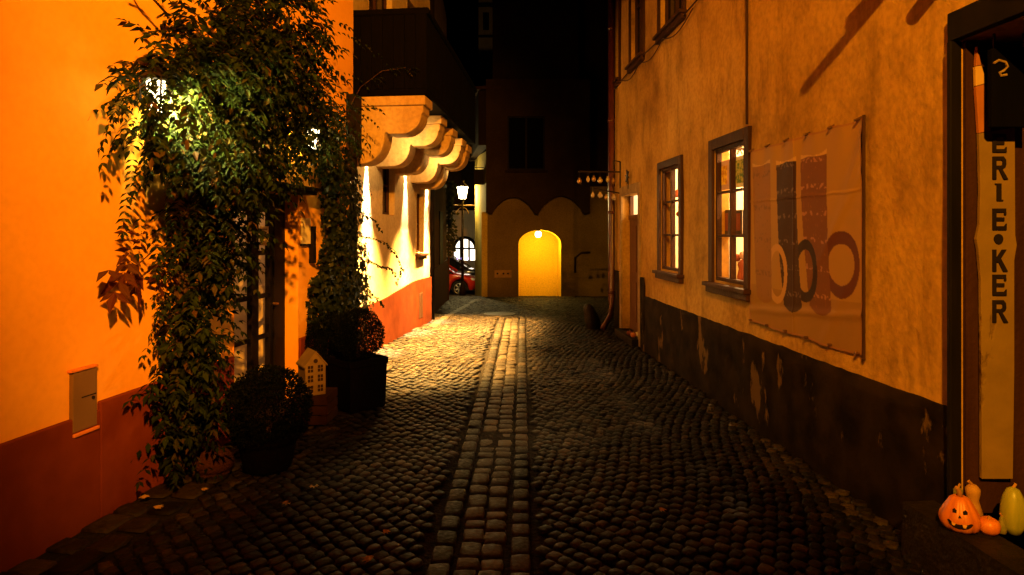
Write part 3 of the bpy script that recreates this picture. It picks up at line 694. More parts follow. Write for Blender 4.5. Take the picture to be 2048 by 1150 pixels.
# shop room
sr = MB()
def rq(a, b, c, d_): sr.face([RW(*a), RW(*b), RW(*c), RW(*d_)])
ra, rb, rc = 4.7, 8.3, -1.9
rq((ra, -.02, .5), (ra, rc, .5), (ra, rc, 2.9), (ra, -.02, 2.9)); rq((rb, -.02, .5), (rb, rc, .5), (rb, rc, 2.9), (rb, -.02, 2.9)); rq((ra, rc, .5), (rb, rc, .5), (rb, rc, 2.9), (ra, rc, 2.9)); rq((ra, -.02, 2.9), (rb, -.02, 2.9), (rb, rc, 2.9), (ra, rc, 2.9)); rq((ra, -.02, .5), (rb, -.02, .5), (rb, rc, .5), (ra, rc, .5))
sr.build('shop_room', M['room'], rh)
# display shelf inside each shop window
for (a, b, c, e) in (winA, winB):
    m = MB(); pbox(m, RW, a - .05, b + .05, -.60, -.145, c - .03, c + .005); m.build('display_shelf', M['roomfloor'], rh)
# arched doorway parts: stone frame and door leaf at far end
m = MB(); a, b, c, e = rdoor
pbox(m, RW, a - .11, a - .002, -.02, .03, 0, e + .13); pbox(m, RW, b + .002, b + .11, -.02, .03, 0, e + .13); pbox(m, RW, a - .002, b + .002, -.02, .034, e + .002, e + .14); m.build('door_surround', M['stone'], rh, bevel=.01)
m = MB(); pbox(m, RW, a, b, -.16, -.11, .1, 1.80); pbox(m, RW, a, b, -.16, -.09, 1.80, 1.87); pbox(m, RW, a, a + .06, -.16, -.10, 1.87, 2.17); pbox(m, RW, b - .06, b, -.16, -.10, 1.87, 2.17)
for (q0, q1) in ((a + .12, a + .43), (a + .55, a + .86)):
    for (z0, z1) in ((.25, .85), (1.0, 1.7)): pbox(m, RW, q0, q1, -.11, -.095, z0, z1)
do = m.build('door', M['door'], rh, bevel=.006)
m = MB(); m.face([RW(a, -.13, 1.87), RW(b, -.13, 1.87), RW(b, -.13, 2.17), RW(a, -.13, 2.17)]); m.build('transom_pane', M['glass'], do)
m = MB()
for q in ([(a, -.17), (a, -1)], [(a, -1), (b, -1)], [(b, -1), (b, -.17)]): m.face([RW(*q[0], 1.6), RW(*q[1], 1.6), RW(*q[1], 2.6), RW(*q[0], 2.6)])
m.face([RW(a, -.3, 2.6), RW(b, -.3, 2.6), RW(b, -1, 2.6), RW(a, -1, 2.6)]); m.face([RW(a, -.3, 1.6), RW(b, -.3, 1.6), RW(b, -1, 1.6), RW(a, -1, 1.6)]); m.build('lobby', M['room'], rh)
m = MB(); pbox(m, RW, a - .05, b + .05, -.3, .12, -.04, .10); m.build('doorstep', M['step'], rh, bevel=.012)
# near doorway: dark timber portal, stone step
m = MB(); a, b, c, e = port
pbox(m, RW, b - .0, b + .0 + .025, -.03, .06, c - .02, e); pbox(m, RW, a - .1, b + .035, -.4, .05, e + .002, e + .14); pbox(m, RW, a - .08, a, -.03, .06, c - .02, e); m.build('portal_frame', M['blackframe'], rh, bevel=.006)
m = MB(); m.box(a + .01, b - .01, -.44, -.40, c, e, lambda y, d, z: RW(y, d, z)); o = m.build('shop_door', M['blackframe'], rh)
m = MB(); pbox(m, RW, b - .02, b - .003, -.39, -.002, c + .01, e - .01); m.build('portal_lining', M['frame'], rh)
m = MB(); sp = []
n = 14
for i in range(n):
    y0, y1 = 1.6 + 1.55 * i / n, 1.6 + 1.55 * (i + 1) / n
    f0, f1 = .20 + .012 * noise.noise(Vector((y0 * 6, 1, 1))), .20 + .012 * noise.noise(Vector((y1 * 6, 1, 1)))
    m.hexa([RW(y0, f0, -.04), RW(y1, f1, -.04), RW(y1, -.4, -.04), RW(y0, -.4, -.04), RW(y0, f0 - .01, .25), RW(y1, f1 - .01, .25), RW(y1, -.4, .25), RW(y0, -.4, .25)])
m.build('portal_step', M['step'], rh)
# pipes and cables
dp = MB(); dp.tube([RW(10.2, .09, 7), RW(10.2, .09, .5), RW(10.18, .10, .25), RW(10.05, .26, .05)], .05, 12)
for z in (.6, 1.9, 3.4, 4.9): dp.tube([RW(10.2, .09, z), RW(10.2, .09, z + .05)], .058, 12)
dp.build('downpipe', M['pipe'], rh, smooth=True)
cb = MB(); cb.tube([RW(5.31, .02, z) for z in (2.52, 4, 5.5, 7.4)], .012, 6); cb.build('conduit', M['cable'], rh, smooth=True)
cb = MB(); pts = [RW(y, .03, 4.0 - .01 * (k % 2) - .02 * math.sin(k * 1.1)) for k, y in enumerate([10.25, 9.8, 9.4, 9.0, 8.6, 8.2, 7.8, 7.4, 7.0, 6.6, 6.0, 5.4])]; cb.tube(pts, .009, 6)
pts = []
for k in range(25):
    y = 9.7 - k * .13; pts.append(RW(y, .035, 3.96 - .10 * abs(math.sin(k * PI / 8.0))))
cb.tube(pts, .007, 6); cb.build('cable', M['cable'], rh, smooth=True)

# added light shields behind the viewer, out of view, at the two street lamps
m = MB(); m.box(.80, 2.6, -4.0, .1, 4.52, 4.6); m.build('light_shield_slab', M['stone'], rh)  # added unseen slab, keeps the first lamp off the ground
m = MB(); m.box(.30, .80, -1.715, -1.69, 4.4, 6.2); m.build('light_shield_screen', M['blackframe'], rh)  # added unseen screen, dims the near end of the orange wall
m = MB(); m.prism([(-3.6, -5.2), (-.497, -5.2), (-.497, -.4), (-3.6, -.4)], 4.82, 4.9, lambda u, v, z: (u, v, z)); m.build('light_shield_slab', M['stone'], oh)  # added unseen slab, keeps the second lamp off the ground
# star ornament above the far door
m = MB(); sc = Vector(RW(9.30, .05, 2.42)); ring = []
for k in range(12):
    r = .11 if k % 2 == 0 else .035; a = 2 * PI * k / 12 + .3; ring.append((r * math.cos(a), r * math.sin(a)))
m.prism(ring, 0, .02, lambda u, v, a_: RW(9.30 + u, .04 + a_, 2.43 + v)); m.tube([RW(9.30, .035, 2.36), RW(9.30, .035, 2.25)], .008, 6)
tag(m.build('star_ornament', M['iron'], loc=sc), 'small dark spiky star ornament above the far doorway', 'ornament')
# small gourds on the far doorstep
for k, (yy, dd, mm, lab) in enumerate(((8.95, .05, 'pumpkin', 'tiny orange pumpkin on the far doorstep nearest the door jamb'), (9.12, .06, 'clay', 'tiny red apple shaped gourd on the far doorstep'), (9.02, -.04, 'cream', 'tiny cream pumpkin on the far doorstep behind the others'))):
    c = Vector(RW(yy, dd, .10)); m = MB(); m.lathe([(.005, 0), (.03, .004), (.045, .03), (.038, .06), (.012, .066)], c, 14, lambda w, z: 1 - .06 * abs(math.sin(4 * w)))
    t = thing('mini_pumpkin', lab, 'pumpkin', c, 'mini pumpkins on the far doorstep'); m.build('fruit', M[mm], t, smooth=True)
    m = MB(); m.tube([c + Vector((0, 0, .06)), c + Vector((.006, 0, .085))], .006, 6); m.build('stem', M['stem'], t)

# guard stone at the corner
m = MB(); c = Vector((1.50, 10.42, gz(10.4) - .03)); m.lathe([(.13, 0), (.12, .2), (.09, .38), (.05, .45), (.005, .46)], c, 14, lambda w, z: 1 + .12 * noise.noise(Vector((math.cos(w) * 2, math.sin(w) * 2, z * 4))))
o = m.build('guard_stone', M['step'], smooth=True, loc=c); o.rotation_euler = (0, -.28, 0); o.location.x -= 0.12
tag(o, 'leaning rough guard stone at the foot of the red downpipe', 'guard stone')

# hanging shop sign
sg = thing('hanging_shop_sign', 'wrought iron bracket sign with small shining pots dangling in two rows by the red downpipe', 'shop sign', RW(10.0, 0, 2.4))
m = MB(); m.tube([RW(9.9, .012, 2.72), RW(9.9, .012, 1.98)], .014, 6); m.tube([RW(9.9, .01, 2.56), RW(9.9, .68, 2.56)], .013, 6); m.tube([RW(9.9, .01, 2.22), RW(9.9, .45, 2.30)], .011, 6)
m.tube([RW(9.9, .01, 2.72), RW(9.9, .12, 2.74), RW(9.9, .12, 2.60)], .010, 6); m.build('bracket', M['iron'], sg)
for k in range(10):
    dd = .12 + .105 * (k % 5) + random.uniform(-.02, .02); zt_ = 2.55 if k < 5 else 2.29
    if k == 9: dd = .66; zt_ = 2.55
    ln = random.uniform(.05, .10); c = Vector(RW(9.9 + random.uniform(-.03, .03), dd, zt_ - ln))
    m = MB(); r = random.uniform(.028, .042); m.lathe([(r * .5, -.06), (r, -.03), (r * .95, .0), (r * .4, .02), (r * .55, .035)], c + Vector((0, 0, -.03)), 12); o = m.build('pot', M['pearl'] if k % 3 else M['brass'], sg, smooth=True)
    m = MB(); m.tube([c, (c.x, c.y, zt_)], .003, 5); m.build('chain', M['iron'], o)

# banner with three printed mugs
bn = thing('banner', 'creased vinyl banner printed with three tall mugs, pale, black and brown', 'banner', RW(4.5, 0, 1.56))
YB0, YB1 = RW.yat(1730), RW.yat(1505)
def edge(u, top):     # u 0 (far, left in photo) .. 1 (near)
    yy = YB1 + (YB0 - YB1) * u
    px = 1505 + 225 * u
    py = 306 + (240 - 306) * (yy - YB1) / (YB0 - YB1) if top else 0
    return yy
NU, NV = 240, 260
vb = []; cols = []; fb = []
def lobe(x, c, s): return math.exp(-((x - c) / s) ** 2)
def in_ell(u, v, cu, cv, ru, rv): return ((u - cu) / ru) ** 2 + ((v - cv) / rv) ** 2
def printed(u, v):
    base = (.34, .178, .036)
    # handle rings, then bodies (v: 0 top .. 1 bottom, u: 0 left .. 1 right, proportions of the print)
    col = base; 
    if v > .78: col = (.28, .142, .028)
    def ring(cu, cv, ru, rv, t):
        o = in_ell(u, v, cu, cv, ru, rv); i = in_ell(u, v, cu, cv, ru - t, rv - t * 1.25); return o < 1 and i > 1
    def body(c0, w0, c1, w1, vt, vb_):
        if not vt < v < vb_ + .02 * 1: return None
        t = (v - vt) / (vb_ - vt); e = t * t
        c = c0 + (c1 - c0) * e; wd = w0 + (w1 - w0) * (t ** 1.3)
        x = (u - c) / wd
        vtop = vt + .018 * (1 - x * x); vbo = vb_ - .03 * x * x
        if abs(x) < 1 and vtop < v < vbo: return x, t
        return None
    def deco(c, x, t, light):
        k = c
        if light and (int(t * 30) % 5 == 1) and noise.noise(Vector((x * 5, t * 40, 3))) > .12: k = tuple(q * 1.9 + .05 for q in c)
        if not light and (int(t * 26) % 6 == 2) and noise.noise(Vector((x * 5, t * 40, 3))) > .05: k = tuple(q * .72 for q in c)
        if noise.noise(Vector((x * 9, t * 34, 8))) > .52: k = tuple(min(1, q * (1.5 if light else .7)) for q in c)
        s = .82 + .3 * (1 - x * x) if True else 1
        return k
    if ring(.815, .62, .165, .150, .046): col = (.10, .026, .009)
    q = body(.565, .118, .634, .099, .09, .865)
    if q: col = deco((.155, .053, .010) if q[1] > .03 else (.50, .29, .09), *q, True)
    if ring(.490, .67, .110, .155, .040): col = (.028, .011, .004)
    q = body(.32, .090, .385, .080, .088, .885)
    if q: col = deco((.045, .017, .005) if q[1] > .03 else (.50, .29, .09), *q, True)
    if ring(.240, .695, .090, .160, .030): col = (.46, .24, .07)
    q = body(.10, .080, .13, .068, .075, .875)
    if q: col = deco((.25, .112, .028) if q[1] > .03 else (.50, .29, .09), *q, False)
    if v > .99 or v < .008 or u < .006 or u > .992: col = (.30, .13, .045)
    return col
for i in range(NU + 1):
    u = i / NU
    for j in range(NV + 1):
        v = j / NV
        yy = YB1 + (YB0 - YB1) * u
        ztop = 2.29 - .0 * u - .012 * abs(math.sin(u * PI * 5)) ; zbot = .855 + .006 * math.sin(u * 14)
        z = ztop + (zbot - ztop) * v
        d_ = .018 + .007 * noise.noise(Vector((u * 7 + v * 2, v * 1.6, 1))) * (1 - .3 * v)
        d_ += .010 * max(0, 1 - v * 4) * math.sin(u * 31 + v * 3) * .6                        # pleats hanging from the eyelets
        d_ += .012 * lobe(u + (v * .55), 1.06, .035) * max(0, 1 - v * 1.6) + .008 * lobe(u + v * .8, 1.18, .03) * max(0, 1 - v)   # diagonal creases from the top right corner
        d_ += .008 * lobe(u - (1 - v) * .6, .72, .04) * max(0, v - .5) * 2 + .007 * lobe(v, .93 - .1 * u, .02)
        d_ += .004 * lobe(v, .30, .006) + .004 * lobe(u, .47, .006)
        vb.append(RW(yy, max(.012, d_), z)); ui = (1 / yy - 1 / YB1) / (1 / YB0 - 1 / YB1); cols.append((*printed(ui, v), 1))
for i in range(NU):
    for j in range(NV):
        k = i * (NV + 1) + j; fb.append((k, k + 1, k + NV + 2, k + NV + 1))
m = MB(); m.v = vb; m.f = fb; m.mi = [0] * len(fb)
bo_ = m.build('sheet', M['banner'], bn, smooth=True, vcols=cols)
for k in range(6):
    u = k / 5
    for top in (True, False):
        yy = YB1 + (YB0 - YB1) * (.02 + .96 * u); z = 2.275 if top else .872
        m = MB(); m.tube([RW(yy, .0, z + (.02 if top else -.004)), RW(yy, .045, z)], .009, 7); m.build('hook', M['eyelet'], bn)
m = MB(); m.tube([RW(YB0 - .02, .02, 2.30), RW(YB0 - .02, .02, .84)], .010, 6); m.build('hem_rod', M['cable'], bn)

# pencil shaped board with lettering in the portal
ps = thing('pencil_sign', 'tall pencil shaped board lettered ERIE KER down its pale body in the dark doorway', 'sign', (2.32, 2.97, 1.4))
yp = 2.955
def px3(px): return (px - 1024) / F * yp
def pz3(py): return H - (py - 465) / F * yp
def pprism(poly, mat_, name, y0=yp, y1=yp + .018):
    m = MB(); m.prism([(px3(a), pz3(b)) for a, b in poly], y0, y1, lambda u, v, a_: (u, a_, v)); return m.build(name, mat_, ps, bevel=.002)
pprism([(1955, 92), (1963, 130), (1952, 132)], M['pencil_tip'], 'tip')
pprism([(1951, 133), (1963.5, 131), (1974, 166), (1952, 172)], M['pencil_wood'], 'sharpened_wood')
pprism([(1952, 173), (1974, 167), (1981, 205), (1982, 262), (1958, 266)], M['pencil_tip'], 'band')
pprism([(1958, 267), (2030, 255), (2031, 470), (2034, 490), (2029, 520), (2029, 740), (2026, 958), (1964, 958), (1963, 700), (1962, 560), (1957, 500), (1953, 478), (1959, 450), (1961, 380)], M['pencil_body'], 'body')
lt = []
for ch, p0, p1 in (('E', 268, 305), ('R', 313, 359), ('I', 367, 402), ('E', 417, 460), ('•', 468, 488), ('K', 499, 543), ('E', 549, 591), ('R', 600, 645)):
    if ch == '•':
        m = MB(); cx, cz = px3(1996), pz3(478); m.prism([(cx + .021 * math.cos(2 * PI * k / 16), cz + .024 * math.sin(2 * PI * k / 16)) for k in range(16)], yp - .006, yp, lambda u, v, a_: (u, a_, v)); m.build('dot', M['ink'], ps); continue
    x0, x1, w_ = 1984, 2012, .24
    g_ = {'E': [((0, 0), (.26, 0), (.26, 1), (0, 1)), ((.26, .82), (.95, .82), (.95, 1), (.26, 1)), ((.26, .42), (.82, .42), (.82, .59), (.26, .59)), ((.26, 0), (.98, 0), (.98, .18), (.26, .18)), ((.84, .18), (.98, .18), (.98, .30)), ((.82, .70), (.95, .70), (.95, .82), (.84, .82))],
          'I': [((.30, 0), (.62, 0), (.62, 1), (.30, 1)), ((.18, .93), (.30, .93), (.30, 1), (.18, 1)), ((.62, 0), (.74, 0), (.74, .07), (.62, .07))],
          'K': [((0, 0), (.26, 0), (.26, 1), (0, 1)), ((.26, .42), (.40, .42), (.98, 1), (.68, 1), (.26, .60)), ((.34, .52), (.52, .66), (1.08, 0), (.74, 0))],
          'R': [((0, 0), (.26, 0), (.26, 1), (0, 1)), ((.26, .84), (.62, .84), (.72, .78), (.72, .66), (.96, .66), (.94, .86), (.76, 1), (.26, 1)), ((.26, .46), (.70, .46), (.90, .54), (.96, .655), (.72, .655), (.64, .60), (.26, .60)), ((.42, .46), (.66, .46), (1.10, 0), (.78, 0))]}[ch]
    m = MB()
    for n_, poly in enumerate(g_):
        m.prism([(px3(x0 + (x1 - x0) * a_), pz3(p1 + (p0 - p1) * b_)) for a_, b_ in poly], yp - .006 - .0003 * n_, yp - .0005, lambda u, v, q: (u, q, v))
    m.build('letter', M['ink'], ps)
# black sign box in front of the pencil's upper half
bs = thing('black_sign', 'black hanging board with a pale curled mark in front of the pencil board', 'sign', (2.33, 2.86, 2.2))
yb = 2.86; fb_ = lambda px, py: ((px - 1024) / F * yb, H - (py - 465) / F * yb)
m = MB(); x0, z0 = fb_(1984, 254); x1, z1 = fb_(2062, 96); m.box(x0, x1, yb, yb + .03, z0, z1); m.build('board', M['black'], bs, bevel=.004)
m = MB(); m.tube([(x0 + .02, yb + .015, z1), (x0 + .02, yb + .015, 2.515)], .006, 6); m.tube([(x1 - .02, yb + .015, z1), (x1 - .02, yb + .015, 2.515)], .006, 6); m.build('hanger', M['iron'], bs)
m = MB(); m.tube([(*(fb_(a, b)[0:1]), yb - .004, fb_(a, b)[1]) for a, b in ((1986, 127), (1996, 121), (2010, 125), (2014, 134), (2006, 142), (1998, 146), (2001, 152), (2012, 150))], .006, 6); m.build('mark', M['stone'], bs)

# iron bracket high on the wall by the doorway (its arms throw the slanting shadows)
br = thing('sign_bracket', 'dark iron sign bracket high on the ochre wall at the upper right edge', 'bracket', RW(3.1, 0, 3.0))
m = MB(); m.tube([RW(3.12, 0, 2.86), RW(3.12, .12, 2.84)], .05, 10); m.build('boss', M['iron'], br)
m = MB(); m.tube([RW(2.6, 0, 3.35), RW(2.6, .85, 3.35)], .034, 8); m.tube([RW(2.6, 0, 3.75), RW(2.6, .6, 3.35)], .03, 8); m.tube([RW(2.9, 0, 3.22), RW(2.9, .5, 3.30)], .04, 8); m.build('arms', M['iron'], br)

# ------------------------------------------------------------------ shop window contents
def pic(name, label, y0, y1, z0, z1, d, fm, pm, group=None, border=.03):
    t = thing(name, label, 'picture', RW((y0 + y1) / 2, d, z0), group)
    m = MB(); pbox(m, RW, y0, y1, d - .012, d, z0, z1); m.build('mount', fm, t)
    m = MB(); pbox(m, RW, y0 + border, y1 - border, d, d + .002, z0 + border, z1 - border); m.build('print', pm, t)
    return t
def sy(px, d): return RW.yat(px, d)
def sz_(py, y): return H - (py - 465) / F * y
def span(p0, p1, q0, q1, d):
    y1, y0 = sy(p0, d), sy(p1, d); ym = (y0 + y1) / 2; return y0, y1, sz_(q1, ym), sz_(q0, ym), d
pic('picture', 'pink mounted picture with yellow print in the upper left pane of the big shop window', *span(1436, 1459, 322, 380, -.05), M['pinkframe'], M['yellowprint'], border=.05)
pic('picture', 'cream picture with yellow green print in the upper right pane of the big shop window', *span(1467, 1492, 312, 374, -.05), M['cream'], M['greenp'], border=.035)
lab = ['dark glazed tile panel standing leftmost in the big shop window', 'dark glazed tile panel standing in the middle of the big shop window', 'dark glazed tile panel standing rightmost in the big shop window']
for k, (p0, p1) in enumerate(((1446, 1458), (1470, 1483), (1486, 1495))):
    y0, y1, z0, z1, d = span(p0, p1, 420, 468, -.10)
    t = thing('dark_tile', lab[k], 'tile', RW((y0 + y1) / 2, d, z0), 'dark tiles in the big shop window')
    m = MB(); pbox(m, RW, y0, y1, d - .012, d, 1.585, z1); m.build('panel', M['board'], t)
    m = MB(); pbox(m, RW, y0 + .02, y1 - .02, d, d + .002, z0 + .03, z1 - .03); m.build('relief', M['clay'], t)
t = thing('tile_shelf', 'thin shelf carrying the dark tiles in the big shop window', 'shelf', RW(5.7, -.12, 1.57)); m = MB(); pbox(m, RW, 5.37, 6.3, -.16, -.075, 1.572, 1.585); m.build('board', M['sash'], t)
m = MB(); pbox(m, RW, 6.27, 6.29, -.16, -.075, 1.145, 1.572); m.build('support', M['sash'], t)
def figurine(px, py0, py1, d, bm, hm, label):
    y = sy(px, d); z = 1.145; h = sz_(py0, y) - z
    t = thing('figurine', label, 'figurine', RW(y, d, z), 'figurines in the big shop window'); c = Vector(RW(y, d, z)); m = MB()
    m.lathe([(h * .2, 0), (h * .22, h * .1), (h * .15, h * .35), (h * .19, h * .5), (h * .14, h * .62), (h * .06, h * .68)], c, 14); m.build('body', bm, t, smooth=True)
    m = MB(); m.lathe([(h * .04, 0), (h * .12, h * .06), (h * .14, h * .15), (h * .11, h * .25), (h * .02, h * .30)], c + Vector((0, 0, h * .67)), 14); m.build('head', hm, t, smooth=True)
figurine(1453, 492, 560, -.24, M['white_paint'], M['white_paint'], 'tall white ceramic figurine left in the big shop window')
figurine(1475, 506, 560, -.22, M['white_paint'], M['clay'], 'white figurine with red head in the big shop window')
figurine(1488, 500, 560, -.26, M['clay'], M['pinkframe'], 'red brown figurine at the right edge of the big shop window')
yS = sy(1480, -.12); zS = sz_(296, yS)
t = thing('paper_star', 'pale folded paper decoration hanging at the top of the big shop window', 'decoration', RW(yS, -.12, zS)); m = MB()
for k in range(7): m.tube([RW(yS, -.12, zS), RW(yS + .09 * math.cos(k * .9), -.12 + .02 * math.sin(k), zS + .06 * math.sin(k * .9))], .012, 5)
m.build('folds', M['white_paint'], t); m = MB(); m.tube([RW(yS, -.12, zS), RW(yS, -.12, 2.85)], .003, 5); m.build('thread', M['ink'], t)
ct = thing('curtain', 'orange curtain drawn across the left half of the small shop window', 'curtain', RW(7.7, -.09, 1.1)); m = MB(); n = 70
cy0, cy1 = sy(1345, -.09), sy(1322, -.09)
for i in range(n):
    y0, y1 = cy0 + (cy1 - cy0) * i / n, cy0 + (cy1 - cy0) * (i + 1) / n; f_ = lambda y: -.10 + .014 * math.sin(y * 62) + .006 * math.sin(y * 29)
    m.face([RW(y0, f_(y0), 1.16), RW(y1, f_(y1), 1.16), RW(y1, f_(y1), 2.42), RW(y0, f_(y0), 2.42)])
m.build('cloth', M['curtain'], ct, smooth=True); m = MB(); m.tube([RW(6.95, -.10, 2.43), RW(cy1 + .05, -.10, 2.43)], .01, 6); m.build('rod', M['brass'], ct)
for k, (px_, py_, mm, lb) in enumerate(((1356, 394, 'clay', 'red clay bell hanging high in the small shop window'), (1357, 428, 'clay', 'red clay bird hanging low in the small shop window'))):
    y = sy(px_, -.10); z = sz_(py_, y)
    c = Vector(RW(y, -.10, z)); t = thing('hanging_ornament', lb, 'ornament', c); m = MB()
    if k == 0: m.lathe([(.065, 0), (.055, .02), (.045, .06), (.02, .085), (.004, .09)], c, 14)
    else:
        m.lathe([(.005, -.03), (.03, -.02), (.04, 0), (.03, .02), (.005, .03)], c, 14, None, .6, 2.0); m.tube([c + Vector((0, -.06, .01)), c + Vector((0, -.12, .045))], .02, 8, .004)
    m.build('body', M[mm], t, smooth=True); m = MB(); m.tube([c + Vector((0, 0, .02)), (c.x, c.y, 2.42)], .003, 5); m.build('thread', M['ink'], t)
t = thing('shop_cabinet', 'brown wooden cabinet against the back wall of the lit shop', 'cabinet', RW(6.4, -1.8, .5)); m = MB(); pbox(m, RW, 5.9, 6.9, -1.88, -1.5, .5, 2.1); m.build('carcass', M['roomfloor'], t, bevel=.01); m = MB()
for z in (.9, 1.3, 1.7): pbox(m, RW, 5.95, 6.85, -1.5, -1.48, z, z + .03)
m.build('shelf_edge', M['sash'], t)

# ================================================================== PUMPKINS on the portal step
def fruit(prof, seg=40, lobes=0, depth=.06):
    return lambda w, z: 1 - depth * (1 - abs(math.sin(lobes * w / 2)) ** .6) if lobes else 1
SZ = .25
pk = Vector((2.035, 2.84, SZ)); PW = .082
t = thing('carved_pumpkin', 'pear shaped orange jack o lantern grinning on the step by the dark doorway', 'pumpkin', pk)
prof = [(.012, .002), (.055, .003), (.074, .02), (.082, .045), (.078, .072), (.064, .10), (.050, .125), (.038, .145), (.022, .155), (.006, .150)]
lob = fruit(prof, 48, 9, .10)
m = MB(); m.lathe(prof, pk, 54, lob); m.build('fruit', M['pumpkin'], t, smooth=True)
m = MB(); m.tube([pk + Vector((0, 0, .150)), pk + Vector((-.003, 0, .172)), pk + Vector((-.016, -.004, .190)), pk + Vector((-.022, -.004, .196))], .012, 8, .007); m.build('stem', M['stem'], t, smooth=True)
def prad(z):
    for (r0, z0), (r1, z1) in zip(prof[1:], prof[2:]):
        if z0 <= z <= z1: return r0 + (r1 - r0) * (z - z0) / (z1 - z0)
    return .05
FA = -PI / 2 - .62      # the way the face looks: towards the street and camera
def onskin(h, z, off=.0015):     # h: metres sideways on the skin
    r = prad(z); w = FA + h / max(r, .03); rr = (r + 0) * lob(w, z) + off
    return Vector((pk.x + rr * math.cos(w), pk.y + rr * math.sin(w), pk.z + z))
def skin_patch(mb, poly, off, n=10):
    c = (sum(p[0] for p in poly) / len(poly), sum(p[1] for p in poly) / len(poly)); pts = []
    for i in range(len(poly)):
        a, b = poly[i], poly[(i + 1) % len(poly)]
        for k in range(4): pts.append((a[0] + (b[0] - a[0]) * k / 4, a[1] + (b[1] - a[1]) * k / 4))
    for rk in range(4):
        s0, s1 = rk / 4, (rk + 1) / 4
        for i in range(len(pts)):
            p, q = pts[i], pts[(i + 1) % len(pts)]
            f_ = lambda r_, s_: onskin(c[0] + (r_[0] - c[0]) * s_, c[1] + (r_[1] - c[1]) * s_, off)
            mb.face([f_(p, s0), f_(p, s1), f_(q, s1), f_(q, s0)] if s0 else [f_(p, s1), f_(q, s1), onskin(c[0], c[1], off)])
m = MB()
for s in (-1, 1): skin_patch(m, [(s * .020 - .008, .094), (s * .020 - .009, .106), (s * .020, .113), (s * .020 + .009, .106), (s * .020 + .008, .096)], .0015)
o = m.build('eyes', M['carve'], t)
m = MB(); skin_patch(m, [(-.007, .078), (0, .090), (.007, .078)], .0015); m.build('nose', M['carve'], t)
m = MB()
for k in range(10):
    a, b = -.052 + .0104 * k, -.052 + .0104 * (k + 1); lo_ = lambda x: .030 + 9.5 * x * x; hi_ = lambda x: .052 + 6.0 * x * x if abs(x) < .048 else lo_(x) + .003
    skin_patch(m, [(a, lo_(a)), (b, lo_(b)), (b, hi_(b)), (a, hi_(a))], .0015)
m.build('mouth', M['carve'], t)
m = MB(); skin_patch(m, [(-.030, .058), (-.014, .054), (-.020, .043), (-.028, .045)], .003); skin_patch(m, [(.010, .053), (.026, .056), (.022, .041), (.013, .040)], .003); m.build('teeth', M['pumpflesh'], t)

c = Vector((2.135, 2.80, SZ)); t = thing('small_pumpkin', 'small round orange pumpkin beside the carved pumpkin on the step', 'pumpkin', c)
m = MB(); m.lathe([(.008, .002), (.03, .003), (.044, .022), (.046, .042), (.038, .062), (.02, .072), (.004, .066)], c, 40, fruit(None, 40, 8, .05)); m.build('fruit', M['pumpkin'], t, smooth=True)
m = MB(); m.tube([c + Vector((0, 0, .066)), c + Vector((.004, 0, .08))], .006, 8); m.build('stem', M['stem'], t)
c = Vector((2.16, 2.93, SZ)); t = thing('bottle_gourd', 'tan bottle gourd standing behind the small orange pumpkin', 'gourd', c)
m = MB(); m.lathe([(.01, 0), (.034, .008), (.040, .04), (.030, .075), (.024, .10), (.030, .13), (.030, .15), (.016, .168), (.004, .17)], c, 24); o = m.build('fruit', M['gourdb'], t, smooth=True); m = MB(); m.tube([c + Vector((0, 0, .165)), c + Vector((-.02, 0, .185))], .007, 8); m.build('stem', M['stem'], t)
c = Vector((2.245, 2.80, SZ)); t = thing('tall_gourd', 'tall smooth green yellow gourd upright at the right end of the step', 'gourd', c)
m = MB(); m.lathe([(.01, 0), (.030, .006), (.044, .04), (.050, .085), (.047, .13), (.038, .17), (.024, .20), (.006, .21)], c, 28, fruit(None, 28, 8, .03)); m.build('fruit', M['gourdg'], t, smooth=True); m = MB(); m.tube([c + Vector((0, 0, .205)), c + Vector((.012, 0, .225))], .006, 8); m.build('stem', M['stem'], t)
c = Vector((2.105, 2.95, SZ + .0)); t = thing('green_gourd', 'small knobbly green gourd peeping out behind the carved pumpkin', 'gourd', c)
m = MB(); m.lathe([(.01, 0), (.03, .01), (.035, .05), (.022, .09), (.018, .12), (.02, .135), (.006, .15)], c, 24, lambda w, z: 1 + .1 * noise.noise(Vector((math.cos(w) * 4, math.sin(w) * 4, z * 60)))); m.build('fruit', M['gourds'], t, smooth=True)
m = MB(); m.tube([c + Vector((0, 0, .145)), c + Vector((.01, 0, .165))], .005, 7); m.build('stem', M['stem'], t)
c = Vector((2.195, 2.80, SZ)); t = thing('striped_gourd', 'little striped gourd leaning between small pumpkin and tall gourd', 'gourd', c)
m = MB(); m.lathe([(.005, 0), (.018, .006), (.020, .03), (.012, .055), (.008, .075), (.003, .08)], c, 18, fruit(None, 18, 6, .08)); m.build('fruit', M['gourds'], t, smooth=True)
m = MB(); m.tube([c + Vector((0, 0, .078)), c + Vector((-.008, 0, .092))], .004, 7); m.build('stem', M['stem'], t)

